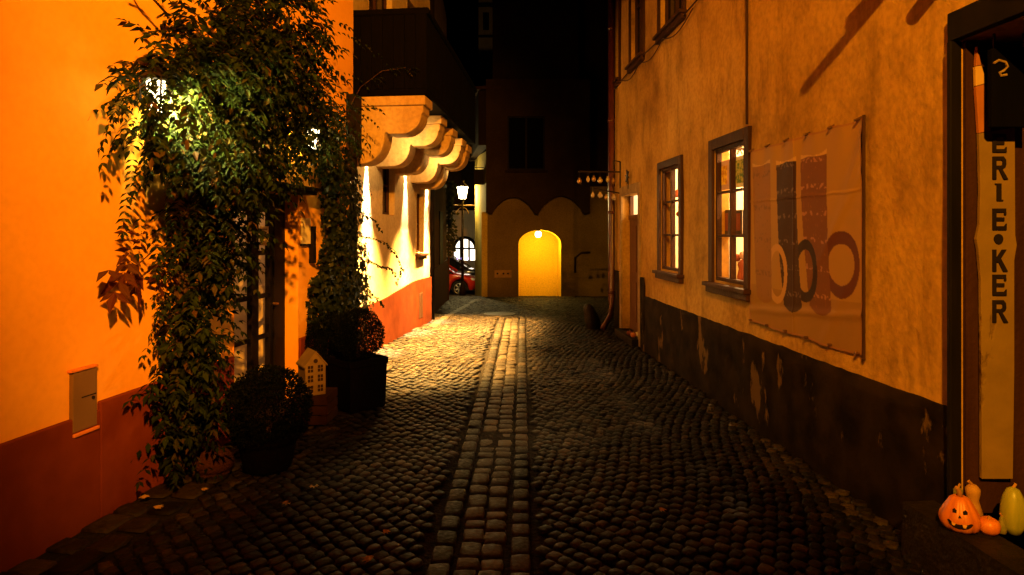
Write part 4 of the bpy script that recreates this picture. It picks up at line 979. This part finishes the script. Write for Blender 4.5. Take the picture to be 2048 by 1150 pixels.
# ================================================================== PLANTS
def rv(): 
    a = Vector((random.gauss(0, 1), random.gauss(0, 1), random.gauss(0, 1))); return a.normalized()
def pinnate(mb, p, d, ln, pairs, lw):
    d = d.normalized(); side = d.cross(Vector((0, 0, 1)))
    if side.length < .1: side = Vector((1, 0, 0))
    side.normalize(); q = Vector(p); nrm = (side.cross(d) + rv() * .25).normalized(); dirn = d.copy()
    for k in range(pairs):
        dirn = (dirn + Vector((0, 0, -.16))).normalized(); q = q + dirn * (ln / pairs); t = (k + 1) / pairs; sz = lw * (1 - .45 * abs(t - .5) * 1.3) * random.uniform(.85, 1.15)
        if random.random() < .06: continue
        for s in (-1, 1):
            mb.leaf(q, (side * s * .9 + dirn * .45 + Vector((0, 0, -.35)) + rv() * .18), nrm + rv() * .2, sz, sz * .40)
    mb.leaf(q, dirn + rv() * .1, nrm, lw, lw * .4)
LP1, LP2 = Vector(LN1), Vector(LN2)
# climbing wisteria
vine = thing('wisteria', 'wisteria climbing the orange wall over the door with drooping feathery leaves', 'climbing plant', LW(4.0, .15, 0))
tr = MB(); tr.cur = 0
def wpath(lst): return [Vector(LW(*q)) for q in lst]
def wob(pts, a=.02): return [p + rv() * a * (0 if i in (0,) else 1) for i, p in enumerate(pts)]
tr.tube(wob(wpath([(4.02, .16, -.03), (3.99, .16, .2), (3.98, .14, .5), (4.02, .13, .8), (4.05, .12, 1.2), (4.12, .12, 1.7), (4.2, .15, 2.1), (4.4, .2, 2.6), (4.6, .2, 3.2)]), .015), .026, 8, .014)
tr.tube(wob(wpath([(4.10, .20, -.03), (4.09, .20, .25), (4.08, .18, .5), (4.05, .15, .9), (4.15, .12, 1.4), (4.1, .14, 1.9), (3.9, .16, 2.2), (3.6, .2, 2.5)]), .012), .018, 8, .009)
tr.tube(wob(wpath([(4.2, .15, 2.1), (4.8, .2, 2.3), (5.4, .2, 2.55), (6.0, .2, 2.7), (6.6, .3, 2.9)]), .02), .016, 6, .006)
tr.tube(wpath([(3.9, .16, 2.95), (3.66, .16, 3.05), (3.55, .10, 3.2), (3.5, .06, 3.4)]), .008, 5, .004)
tr.tube(wob(wpath([(4.05, .13, 1.5), (3.85, .12, 1.5), (3.72, .10, 1.42), (3.66, .10, 1.36)]), .01), .006, 5, .003)
tr.tube([Vector(LW(6.4, .25, 2.8)), Vector((-1.75, 7.22, 3.28)), Vector((-1.50, 7.20, 3.46)), Vector((-1.22, 7.2, 3.50))], .005, 5, .003)
tr.build('trunk', M['bark'], vine, smooth=True)
fo_ = MB()
blobs = [  # Y, d, z, rY, rd, rz, leaves
    (3.92, .28, 2.40, .36, .24, .36, 150), (4.15, .32, 2.70, .40, .26, .30, 110), (3.62, .36, 2.40, .17, .17, .26, 46), (4.66, .34, 3.0, .50, .30, .55, 280), (4.30, .30, 2.12, .45, .26, .18, 120), (4.9, .32, 2.5, .40, .28, .35, 130),
    (5.45, .30, 2.72, .40, .24, .28, 80), (5.9, .26, 2.62, .32, .22, .28, 36), (5.3, .22, 3.35, .4, .2, .3, 40), (4.22, .20, 1.66, .22, .18, .30, 105), (4.36, .16, 1.40, .12, .12, .34, 40), (4.10, .19, 1.10, .16, .15, .34, 85), (4.02, .18, .72, .16, .14, .34, 80), (4.20, .18, .62, .12, .12, .34, 36), (3.99, .14, .30, .14, .11, .28, 44), (4.05, .22, 3.0, .16, .12, .25, 14)]
def lit_gap(p):
    return (p - LP1).length < .085  or (p - LP2).length < .13
for (by, bd, bz, ry, rd, rz, n) in blobs:
    for k in range(n):
        v = rv() * random.uniform(.45, 1.0) ** .6
        yy, dd, zz = by + v.x * ry, bd + v.y * rd, bz + v.z * rz
        if dd < .03: dd = .03 + random.random() * .04
        p = Vector(LW(yy, dd, zz))
        if lit_gap(p): continue
        d = Vector((v.y * .7 + .35, v.x * .8 - .25, v.z * .5 - .15)) + rv() * .45
        if bz < 1.5:
            pinnate(fo_, p, d, random.uniform(.13, .24), random.randint(3, 5), random.uniform(.05, .095))
        else:
            pinnate(fo_, p, d, random.uniform(.20, .36), random.randint(5, 7), random.uniform(.055, .092))
    for k in range(int(n * 1.3)):          # inner leaves that close the mass
        v = rv() * random.random() ** .5 * .8
        p = Vector(LW(by + v.x * ry, max(.02, bd + v.y * rd), bz + v.z * rz))
        if lit_gap(p): continue
        fo_.leaf(p, rv() + Vector((0, 0, -.5)), rv(), random.uniform(.07, .10), random.uniform(.04, .055))
# free hanging sprays
for (y, d, z, dx, dy, dz_, ln, pr) in [(3.72, .22, 2.55, -.1, -1, -.1, .24, 6), (3.62, .15, 2.35, .2, -1, -.3, .18, 5), (3.62, .15, 2.05, .3, -.6, -.7, .28, 7), (3.62, .12, 1.86, .2, -.6, -.8, .28, 7), (3.75, .10, 1.72, .2, -.5, -.8, .26, 6), (3.85, .12, 1.6, .2, -.3, -1, .26, 6),
        (6.5, .30, 2.85, .9, .3, .0, .28, 6), (6.6, .3, 2.95, 1, -.1, .2, .3, 6), (6.3, .35, 2.6, .9, .1, -.3, .3, 7), (5.9, .4, 3.1, .9, .1, .1, .3, 7), (5.6, .4, 3.25, 1, -.2, .3, .3, 7), (6.2, .3, 2.4, .8, .2, -.5, .26, 6), (6.9, .2, 2.75, .9, .2, -.4, .22, 5), (6.1, .25, 3.55, .9, .0, .1, .34, 7), (6.4, .3, 3.6, 1, .2, -.1, .3, 7), (6.8, .3, 3.62, 1, .2, -.2, .3, 6), (6.9, .25, 2.2, .6, .2, -.8, .22, 6), (6.95, .2, 2.0, .6, .2, -.8, .2, 6), (5.6, .2, 3.45, .5, -.4, .6, .3, 7), (3.75, .2, 3.0, 0, -.5, .6, .26, 6), (3.6, .12, 3.12, .2, -.6, .5, .22, 6)]:
    pinnate(fo_, Vector(LW(y, d, z)), Vector((dx, dy, dz_)), ln, pr, .055)
for px_, pz_ in ((-1.62, 3.38), (-1.42, 3.50), (-1.24, 3.49)):
    for k in range(3): pinnate(fo_, Vector((px_ + .03 * k, 7.20, pz_)), Vector((.7, -.4, .25 * (k - 1))), .13, 5, .04)
for k in range(26):          # leaves hanging in front of the lantern
    q = LP1 + Vector((.48, -.86, -.18)) * random.uniform(.10, .22) + Vector((random.gauss(0, .075), random.gauss(0, .04), random.gauss(.02, .10)))
    pinnate(fo_, q, Vector((random.uniform(-.6, .6), -.3, -.7)), random.uniform(.10, .16), random.randint(3, 5), random.uniform(.045, .07))
fo_.build('foliage', M['wist'], vine)
rf = MB()   # big autumn leaves on the free branch
for (y, z, dy, dz2, ln, pr, lw) in ((3.66, 1.42, -.7, -.6, .20, 3, .13), (3.64, 1.46, -.9, -.2, .16, 2, .12), (3.70, 1.54, -.6, -.8, .20, 3, .13), (3.66, 1.50, .2, -1, .22, 3, .14), (3.80, 1.45, .5, -.7, .2, 3, .10), (3.70, 1.45, -.3, .7, .18, 3, .085), (3.84, 1.42, .9, -.3, .2, 3, .09), (3.74, 1.5, .1, 1, .14, 3, .06)):
    pinnate(rf, Vector(LW(y, .09, z)), Vector((.10 + dy * .14, dy, dz2)), ln, pr, lw)
rf.build('autumn_leaves', M['redleaf'], vine)

# ivy column on the corner
iv = thing('ivy', 'dense small leaved ivy column climbing the house corner beside the downpipe', 'climbing plant', LW(6.5, .1, 0))
m = MB()
for k in range(4): m.tube(wob(wpath([(6.2 + .22 * k, .09, -.02), (6.25 + .2 * k, .10, .6), (6.35 + .15 * k, .08, 1.3), (6.4 + .18 * k, .08, 2.1), (6.5 + .15 * k, .08, 2.6)]), .04), .02, 6, .008)
m.build('stems', M['bark'], iv, smooth=True)
def ivy_leaf(mb, p, nrm, s):
    nrm = nrm.normalized(); a = nrm.cross(Vector((.2, .3, 1))).normalized(); b = a.cross(nrm); ro = random.uniform(-.7, .7); d = -b * math.cos(ro) + a * math.sin(ro); sd = d.cross(nrm)
    k = len(mb.v); q = [p, p + sd * s * .5 + d * s * .25, p + sd * s * .28 + d * s * .5, p + d * s, p - sd * s * .28 + d * s * .5, p - sd * s * .5 + d * s * .25]
    mb.v += [tuple(x + nrm * (.12 * s if i in (1, 5) else 0)) for i, x in enumerate(q)]
    mb.f += [(k, k + 1, k + 2, k + 3), (k, k + 3, k + 4, k + 5)]; mb.mi += [mb.cur] * 2
m = MB()
for (by, bd, bz, ry, rd, rz, n) in ((6.55, .16, 1.9, .42, .16, .5, 900), (6.6, .17, 1.2, .50, .18, .55, 1300), (6.75, .16, .7, .5, .18, .5, 900), (6.4, .12, 2.4, .4, .12, .35, 300), (6.2, .15, .9, .3, .15, .4, 400)):
    for k in range(n):
        v = rv() * random.uniform(.6, 1) ; p = Vector(LW(by + v.x * ry, max(.02, bd + v.y * rd), bz + v.z * rz))
        if (p - LP2).length < .15: continue
        ivy_leaf(m, p, Vector((v.y + .5, v.x - .4, v.z * .4 + .2)) + rv() * .4, random.uniform(.04, .075))
for path in ([(7.1, .2, 1.55), (7.1, .40, 1.5), (7.1, .55, 1.38), (7.1, .62, 1.2), (7.1, .55, 1.0)], [(7.1, .2, 1.3), (7.1, .36, 1.22), (7.1, .48, 1.20), (7.1, .55, 1.12)], [(7.1, .2, .95), (7.1, .34, .86), (7.1, .42, .75)], [(7.1, .2, 1.8), (7.1, .32, 1.72), (7.1, .38, 1.6)]):
    P = wpath(path)
    for a, b in zip(P, P[1:]):
        for k in range(9): ivy_leaf(m, a.lerp(b, k / 9) + rv() * .012, Vector((.3, -1, .3)) + rv() * .5, random.uniform(.025, .04))
m.build('foliage', M['ivy'], iv)
m = MB()
for path in ([(7.1, .1, 1.56), (7.1, .40, 1.5), (7.1, .55, 1.38), (7.1, .62, 1.2), (7.1, .55, 1.0)], [(7.1, .1, 1.3), (7.1, .36, 1.22), (7.1, .48, 1.20), (7.1, .55, 1.12)], [(7.1, .1, .95), (7.1, .34, .86), (7.1, .42, .75)]): m.tube(wpath(path), .003, 5)
m.build('tendrils', M['bark'], iv)

def boxball(name, label, c, r, potm, pr, ph, squash=1.0, group='clipped shrubs by the door', potshape=0):
    c = Vector(c); t = thing(name, label, 'shrub', (c.x, c.y, 0), group)
    m = MB()
    if potshape == 0: m.lathe([(pr * .72, 0), (pr * .78, .02), (pr * .95, ph - .05), (pr, ph - .05), (pr * 1.04, ph - .03), (pr * 1.04, ph), (pr * .94, ph), (pr * .9, ph - .03)], (c.x, c.y, 0), 26)
    else: m.lathe([(pr * 1.2, 0), (pr * 1.28, .02), (pr * 1.36, ph - .06), (pr * 1.42, ph - .06), (pr * 1.42, ph), (pr * 1.3, ph), (pr * 1.28, ph - .03)], (c.x, c.y, 0), 4)
    m.build('pot', potm, t, bevel=.004)
    m = MB(); m.tube([(c.x, c.y, ph - .06), (c.x + .01, c.y, c.z - r * .3)], .02, 8); m.build('stem', M['bark'], t)
    m = MB()
    for k in range(int(9000 * r * r / .07)):
        v = rv(); rr = r * (random.uniform(.86, 1.0) if k % 3 else random.uniform(.5, .9)) * (1 + .07 * noise.noise(v * 2.5)); p = c + Vector((v.x * rr, v.y * rr, v.z * rr * squash))
        m.leaf(p, v + rv() * .9, rv(), random.uniform(.016, .026), random.uniform(.010, .014))
    m.build('foliage', M['box'], t)
boxball('box_shrub', 'big round clipped box shrub in front of the glazed door', (-1.66, 4.25, .40), .285, M['potdark'], .2, .24)
boxball('box_shrub', 'smaller clipped box ball on a square dark planter below the ivy', (-1.42, 5.75, .66), .235, M['potdark'], .2, .46, potshape=1)
boxball('box_shrub', 'clipped box ball half hidden under the ivy behind the little white house', (-1.75, 6.05, .58), .24, M['potdark'], .18, .36)

# little white ceramic house on a crate
cr = thing('wooden_crate', 'low dark red wooden crate under the little white house', 'crate', (-1.66, 5.28, 0))
m = MB()
for z in (.02, .10, .18): 
    m.box(-1.80, -1.52, 5.13, 5.15, z, z + .07); m.box(-1.80, -1.52, 5.43, 5.45, z, z + .07); m.box(-1.80, -1.78, 5.15, 5.43, z, z + .07); m.box(-1.54, -1.52, 5.15, 5.43, z, z + .07)
m.build('slats', M['crate'], cr, bevel=.003)
m = MB(); m.box(-1.79, -1.53, 5.152, 5.428, .232, .248); m.build('lid', M['crate'], cr, bevel=.003)
hx, hy, hz = -1.685, 5.26, .25; ca, sa = math.cos(.62), math.sin(.62)
ho = thing('lantern_house', 'little white ceramic house with dark paned windows standing on the crate', 'ornament', (hx, hy, hz))
T_ = lambda x, y, z: (hx + x * ca - y * sa, hy + x * sa + y * ca, hz + z)
m = MB(); hw, hd, he, hp = .085, .10, .25, .35
m.prism([(-hw, 0), (hw, 0), (hw, he), (0, hp), (-hw, he)], -hd, hd, lambda u, v, a: T_(u, a, v)); m.build('walls', M['toyhouse'], ho, bevel=.003)
m = MB()
for s in (-1, 1): m.prism([(0, hp + .004), (0, hp + .018), (s * (hw + .014), he - .002), (s * (hw + .014), he - .016)], -hd - .01, hd + .01, lambda u, v, a: T_(u, a, v))
m.build('roof', M['toyhouse'], ho, bevel=.002)
for zz in (.03, .115, .195):
    for x_ in (-.042, .040):
        m = MB()
        for a in (0, 1):
            for b in (0, 1): m.box(x_ - .022 + a * .024, x_ - .022 + a * .024 + .019, -hd - .003, -hd + .002, zz + b * .03, zz + b * .03 + .024, T_)
        m.build('window', M['toydark'], ho)
m = MB(); m.prism([(.018 * math.cos(k * PI / 5), .285 + .018 * math.sin(k * PI / 5)) for k in range(10)], -hd - .003, -hd + .002, lambda u, v, a: T_(u, a, v)); m.build('gable_hole', M['toydark'], ho)

# basket at the foot of the vine
c = Vector((-2.0, 4.18, 0)); t = thing('basket', 'low reddish brown woven basket with looped handle at the foot of the vine', 'basket', c)
m = MB(); m.lathe([(.115, 0.02), (.13, .03), (.135, .06), (.12, .10), (.08, .15), (.035, .165), (.005, .168)], c, 26, lambda w, z: 1 + .02 * math.sin(w * 22 + z * 160)); m.build('body', M['basket'], t, smooth=True)
m = MB(); m.lathe([(.10, 0), (.118, .0), (.118, .03), (.10, .03)], c, 20); m.build('base', M['basket'], t)
m = MB(); m.tube([c + Vector((.0 + .05 * math.cos(a), 0, .16 + .05 * math.sin(a))) for a in [k * PI / 8 for k in range(9)]], .007, 6); m.build('handle', M['basket'], t, smooth=True)

# fallen leaves
proto = None
for k, (px_, py_) in enumerate(((767, 1072), (312, 1021), (288, 1000), (742, 1128), (577, 1012), (628, 978), (1320, 1028), (405, 985))):
    yy = F * H / (py_ - 465); x = (px_ - 1024) / F * yy
    m = MB()
    c = Vector((x, yy, .014 + dz(x, yy)))
    s = random.uniform(.8, 1.15)
    for q in range(5):
        a = (q - 2) * .62 + k; m.leaf(c, Vector((math.cos(a), math.sin(a), .28)), Vector((0, 0, 1)), .045 * s * (1 - .12 * abs(q - 2)), .024 * s, fold=.3)
    o = m.build('fallen_leaf', M['dryleaf'], loc=c)
    tag(o, 'small dry yellowish leaf lying on the dark cobbles', 'leaf', 'fallen leaves on the cobbles')

# ================================================================== SQUARE BEYOND
def car(name, label, cx, y, paint, z0, scale=1.0, face=1):
    t = thing(name, label, 'car', (cx, y, z0))
    L_, Wd = 4.0 * scale, 1.70
    def P(s, w_, z): return (cx + face * s * scale, y + w_, z0 + z)
    # lower body: stations along the length, front at +s
    stn = [(-2.0, .45, .72, .70), (-1.92, .28, .92, .78), (-1.6, .22, .98, .83), (-1.0, .20, .98, .85), (0, .20, .95, .85), (.6, .20, .93, .85), (.95, .20, .92, .84), (1.3, .20, .86, .82), (1.65, .22, .78, .78), (1.88, .26, .66, .70), (2.0, .36, .52, .58)]
    def lerp(s):
        for a, b in zip(stn, stn[1:]):
            if a[0] <= s <= b[0]:
                k = (s - a[0]) / (b[0] - a[0]); return [a[i] + (b[i] - a[i]) * k for i in range(1, 4)]
    m = MB(); N = 56; rings = []
    for i in range(N + 1):
        s = -2.0 + 4.0 * i / N; zb_, zt_, hw_ = lerp(s)
        for wc in (-1.22, 1.25):
            dd = abs(s - wc)
            if dd < .37: zb_ = max(zb_, .29 + math.sqrt(.37 ** 2 - dd ** 2))
        zb_ = min(zb_, zt_ - .12); ring = []
        for w_, k in ((.90, 0), (.99, .18), (1.0, .5), (.98, .8), (.90, .95), (.6, 1.0), (0, 1.015), (-.6, 1.0), (-.90, .95), (-.98, .8), (-1.0, .5), (-.99, .18), (-.90, 0)):
            ring.append(len(m.v)); m.v.append(P(s, w_ * hw_, zb_ + (zt_ - zb_) * k))
        rings.append(ring)
    for a, b in zip(rings, rings[1:]):
        for k in range(12): m.f.append((a[k], b[k], b[k + 1], a[k + 1])); m.mi.append(0)
    m.f.append(tuple(rings[0])); m.f.append(tuple(rings[-1][::-1])); m.mi += [0, 0]
    m.build('body', paint, t, smooth=True)
    m = MB(); m.box(-1.95, 1.9, -.62, .62, .24, .6, P); m.build('underbody', M['plastic'], t)
    # greenhouse
    gs = [(-1.85, .93, .62, .70), (-1.55, 1.36, .58, .74), (-1.0, 1.46, .60, .76), (-.2, 1.48, .62, .76), (.25, 1.42, .60, .77), (1.02, .90, .66, .78)]
    m = MB(); rr = []
    for (s, zt_, wt, wb) in gs:
        zb_ = lerp(s)[1] - .02; r_ = []
        for w_, z_ in ((wb, zb_), (wt + .02, zt_ - .06), (wt - .08, zt_), (-wt + .08, zt_), (-wt - .02, zt_ - .06), (-wb, zb_)): r_.append(len(m.v)); m.v.append(P(s, w_, z_))
        rr.append(r_)
    for i, (a, b) in enumerate(zip(rr, rr[1:])):
        for k in range(5):
            m.f.append((a[k], b[k], b[k + 1], a[k + 1])); m.mi.append(1 if (k in (0, 4) or i in (0, 4)) else 0)
    m.build('cabin', [paint, M['carglass']], t, bevel=.01)
    for (s0, z0_, s1, z1_) in ((.28, 1.43, 1.04, .92), (-.42, 1.46, -.42, .95), (-1.5, 1.34, -1.86, .94)):
        for sd in (-1, 1): m = MB(); m.tube([P(s0, sd * .615, z0_), P(s1, sd * .785, z1_)], .03, 6); m.build('pillar', paint, t)
    for wc in (-1.22, 1.25):
        for sd in (-1, 1):
            m = MB(); m.tube([P(wc, sd * .62, .30), P(wc, sd * .82, .30)], .30, 24); wo_ = m.build('wheel', M['tyre'], t, smooth=False, bevel=.03)
            m = MB(); m.tube([P(wc, sd * .815, .30), P(wc, sd * .825, .30)], .05, 12); 
            for k in range(6):
                a = 2 * PI * k / 6 + .3; m.tube([P(wc + .03 * math.cos(a), sd * .83, .30 + .03 * math.sin(a)), P(wc + .20 * math.cos(a), sd * .83, .30 + .20 * math.sin(a))], .035, 6)
            m.tube([P(wc + .205 * math.cos(2 * PI * k / 24), sd * .826, .30 + .205 * math.sin(2 * PI * k / 24)) for k in range(25)], .018, 6); m.build('rim', M['rim'], wo_, smooth=True)
    for sd in (-1, 1):
        m = MB(); m.lathe([(.005, -.10), (.10, -.06), (.13, 0), (.10, .06), (.005, .09)], P(1.72, sd * .62, .64), 14, None, 1.25, .9); m.build('headlight', M['headlamp'], t, smooth=True)
        m = MB(); m.lathe([(.01, -.06), (.08, -.05), (.09, 0), (.07, .05), (.01, .06)], P(.72, sd * .92, .98), 12, None, .8, 1.2); m.build('mirror', paint, t, smooth=True)
        m = MB(); m.box(-.25, -.05, sd * .845, sd * .86, .80, .83, P); m.build('door_handle', M['plastic'], t)
    return t
yc = 26.0
car('red_car', 'glossy red hatchback with alloy wheels parked across the end of the lane', (922 - 1024) / F * yc - 1.25, yc, M['carred'], gz(26))
car('grey_car', 'dark grey car parked behind the red hatchback', -3.05, 29.0, M['cargrey'], gz(29), 1.05)

sl = thing('street_lamp', 'street lamp with glowing lantern and scrolled arm on a pale post', 'street lamp', (-1.74, 22.5, gz(22.5)))
lx, ly = (925 - 1024) / F * 22.5, 22.5
gzz = gz(22.5)
m = MB(); m.tube([(lx, ly, gzz), (lx, ly, 2.55)], .055, 12, .035); m.lathe([(.12, 0), (.12, .25), (.08, .32), (.06, .5)], (lx, ly, gzz), 14); m.build('post', M['step'], sl, smooth=True)
m = MB(); 
for s in (-1, 1):
    m.tube([(lx, ly, 2.2)] + [(lx + s * (.10 + .11 * math.cos(PI + a * .9)), ly, 2.38 + .11 * math.sin(a * 1.2)) for a in [k * .5 for k in range(9)]], .016, 6)
m.tube([(lx - .36, ly, 2.58), (lx + .42, ly, 2.58)], .025, 6); m.build('scroll_arm', M['stone'], sl, smooth=True)
m = MB(); m.lathe([(.12, 0), (.20, .42)], (lx, ly, 2.82), 6); m.build('lantern_glass', M['streetglass'], sl)
m = MB(); m.lathe([(.22, 0), (.20, .03), (.07, .16), (.05, .22), (.01, .26)], (lx, ly, 3.245), 6); m.lathe([(.03, 0), (.05, .18), (.13, .24), (.13, .25)], (lx, ly, 2.56), 8)
for k in range(6):
    a = 2 * PI * k / 6; m.tube([(lx + .123 * math.cos(a), ly + .123 * math.sin(a), 2.82), (lx + .203 * math.cos(a), ly + .203 * math.sin(a), 3.24)], .010, 5)
m.build('lantern_frame', M['iron'], sl)

# pale house with the arched window
ph = thing('pale_house', 'pale house across the square with a lit arched window', 'house', (-3, 34, gz(34)))
yP = 34.0; qx = lambda px: (px - 1024) / F * yP; qz = lambda py: H - (py - 465) / F * yP
cxw, rw = (qx(908) + qx(951)) / 2, (qx(951) - qx(908)) / 2; zs, zw0 = qz(497), qz(521)
cz = qz(475)
wa = [(cxw - rw * math.cos(PI * k / 16), zs + (cz - zs) * math.sin(PI * k / 16)) for k in range(17)]
m = MB(); zl, zh = -1.6, 2.8
m.face([(-12, yP, zl), (cxw - rw, yP, zl), (cxw - rw, yP, zh), (-12, yP, zh)]); m.face([(cxw + rw, yP, zl), (6, yP, zl), (6, yP, zh), (cxw + rw, yP, zh)]); m.face([(cxw - rw, yP, zl), (cxw + rw, yP, zl), (cxw + rw, yP, zw0), (cxw - rw, yP, zw0)])
for k in range(16): m.face([(wa[k][0], yP, wa[k][1]), (wa[k + 1][0], yP, wa[k + 1][1]), (wa[k + 1][0], yP, zh), (wa[k][0], yP, zh)])
m.face([(cxw - rw, yP, zw0), (cxw - rw, yP, zs), (cxw - rw, yP + .2, zs), (cxw - rw, yP + .2, zw0)])
m.build('wall', M['pale'], ph)
m = MB(); m.face([(cxw - rw, yP + .16, zw0), (cxw + rw, yP + .16, zw0)] + [(x, yP + .16, z) for x, z in wa[::-1]]); wo = m.build('arched_window', M['winlight'], ph)
m = MB(); m.tube([(x, yP + .02, z) for x, z in wa], .09, 8); m.box(cxw - .28, cxw - .18, yP + .06, yP + .14, zw0, cz - .05); m.box(cxw + .18, cxw + .28, yP + .06, yP + .14, zw0, cz - .05); m.box(cxw - rw, cxw + rw, yP + .05, yP + .13, zs - .05, zs + .04); m.build('window_bars', M['blackframe'], wo)
for k in range(4): m = MB(); m.lathe([(.02, 0), (.08, .05), (.05, .16), (.01, .2)], (cxw - rw * .7 + rw * .45 * k, yP + .05, zw0 + .02), 8); m.build('window_lamp', M['violet'], wo)
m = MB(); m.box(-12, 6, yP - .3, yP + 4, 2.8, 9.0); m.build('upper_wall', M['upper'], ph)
# far tower strip
tw = thing('far_tower', 'dimly lit plastered tower rising above the roofs at the end of the lane', 'tower', (-2.0, 44, gz(44)))
yT = 44.0; tx = lambda px: (px - 1024) / F * yT; tz = lambda py: H - (py - 465) / F * yT
m = MB(); m.box(tx(957), tx(1010), yT, yT + 3, -1, 24); m.build('shaft', M['tower'], tw)
m = MB(); m.box(tx(955), tx(1012), yT - .12, yT, tz(75), tz(71)); m.build('string_course', M['upper'], tw); m = MB(); m.box(tx(955), tx(1012), yT - .18, yT, tz(14), tz(8)); m.build('string_course', M['upper'], tw)
m = MB(); m.box(tx(966), tx(978), yT - .03, yT + .05, tz(60), tz(25)); m.build('window', M['darkglass'], tw)
# creeper on the brown house corner
ck = thing('creeper', 'leafy creeper hanging on the far corner of the brown house', 'climbing plant', (-1.72, 17.2, 0)); m = MB()
for k in range(420):
    p = Vector((-1.72 + random.gauss(0, .07), 17.15 + random.gauss(0, .12), random.uniform(1.0, 3.0))); m.leaf(p, rv() + Vector((.4, -.3, -.5)), rv(), random.uniform(.09, .15), random.uniform(.06, .1))
m.build('foliage', M['tree'], ck); m = MB(); m.tube([(-1.76, 17.2, -.5), (-1.74, 17.2, .8), (-1.75, 17.2, 3.0)], .03, 6, .015); m.build('stem', M['bark'], ck)

# ================================================================== LIGHT
def light(name, kind, loc, energy, col, size=.05, target=None, cone=60, blend=.5):
    l = bpy.data.lights.new(name, kind); l.energy = energy; l.color = col
    if kind in ('POINT', 'SPOT'): l.shadow_soft_size = size
    if kind == 'SPOT': l.spot_size = math.radians(cone); l.spot_blend = blend
    o = bpy.data.objects.new(name, l); C.objects.link(o); o.location = loc
    if target is not None: o.rotation_euler = (Vector(target) - Vector(loc)).to_track_quat('-Z', 'Y').to_euler()
    return o
SOD = (1, .33, .015)
light('sodium_street_lamp', 'SPOT', (1.15, -2.2, 5.2), 8200, SOD, .07, (-2.6, 6.0, 3.0), 60, .7)
light('sodium_street_lamp', 'SPOT', (-.8, -3.0, 5.5), 4300, (1, .40, .018), .045, (2.4, 3.8, 2.6), 50.4, .5)
light('lantern_light', 'SPOT', LN1, 1200, (1, .78, .30), .05, LW(4.2, .42, 2.10), 128, .8)
light('lantern_light', 'POINT', LN1, 2.5, (1, .70, .22), .05)
light('lantern_light', 'POINT', LN2, 16, (1, .70, .22), .04)
for yy in DL:
    x, y_, z_ = WW(yy, .085, 2.98); light('downlight_beam', 'SPOT', (x, y_, z_), 9500, (1, .76, .42), .02, WW(yy, .03, 0), 21, .8)
    light('downlight_spill', 'SPOT', (x + .60, y_, 2.60), 10500, (1, .55, .12), .03, (x + .52, y_ - .25, 0), 74, 1.0)
    light('downlight_glow', 'POINT', WW(yy, .50, 2.72), 26, (1, .58, .16), .03)
light('passage_light', 'POINT', (lc.x, lc.y + .15, lc.z - .15), 60, (1, .72, .16), .08)
light('street_lantern_light', 'POINT', (lx, ly, 3.0), 520, (1, .72, .26), .15)
light('shop_light', 'POINT', RW(5.75, -.9, 2.6), 280, (1, .62, .24), .08)
light('shop_light', 'POINT', RW(7.35, -.8, 2.6), 280, (1, .62, .24), .08)
light('lobby_light', 'POINT', RW(9.3, -.7, 2.3), 40, (1, .80, .52), .05)
light('hall_light', 'POINT', LW(5.5, -.9, 2.2), 8, (1, .50, .18), .05)

W_ = bpy.data.worlds.new('World'); S.world = W_; W_.use_nodes = True
nt = W_.node_tree; bg = nt.nodes['Background']
sky = nt.nodes.new('ShaderNodeTexSky'); sky.sky_type = 'NISHITA'; sky.sun_disc = False
sky.sun_elevation = math.radians(-6); sky.sun_rotation = math.radians(200)
nt.links.new(sky.outputs[0], bg.inputs[0]); bg.inputs[1].default_value = .00002

cam = bpy.data.cameras.new('camera'); co = bpy.data.objects.new('camera', cam); C.objects.link(co)
co.location = (0, 0, H); co.rotation_euler = (PI / 2, 0, 0)
cam.sensor_fit = 'HORIZONTAL'; cam.sensor_width = 36; cam.lens = F / 2048 * 36
cam.shift_y = -110 / 2048; cam.clip_start = .05; cam.clip_end = 500
S.camera = co
S.view_settings.view_transform = 'Standard'; S.view_settings.look = 'None'; S.view_settings.gamma = 1; S.view_settings.exposure = 0
S.cycles.use_denoising = True
S.cycles.sample_clamp_indirect = 4
S.cycles.max_bounces = 6
S.cycles.transparent_max_bounces = 12
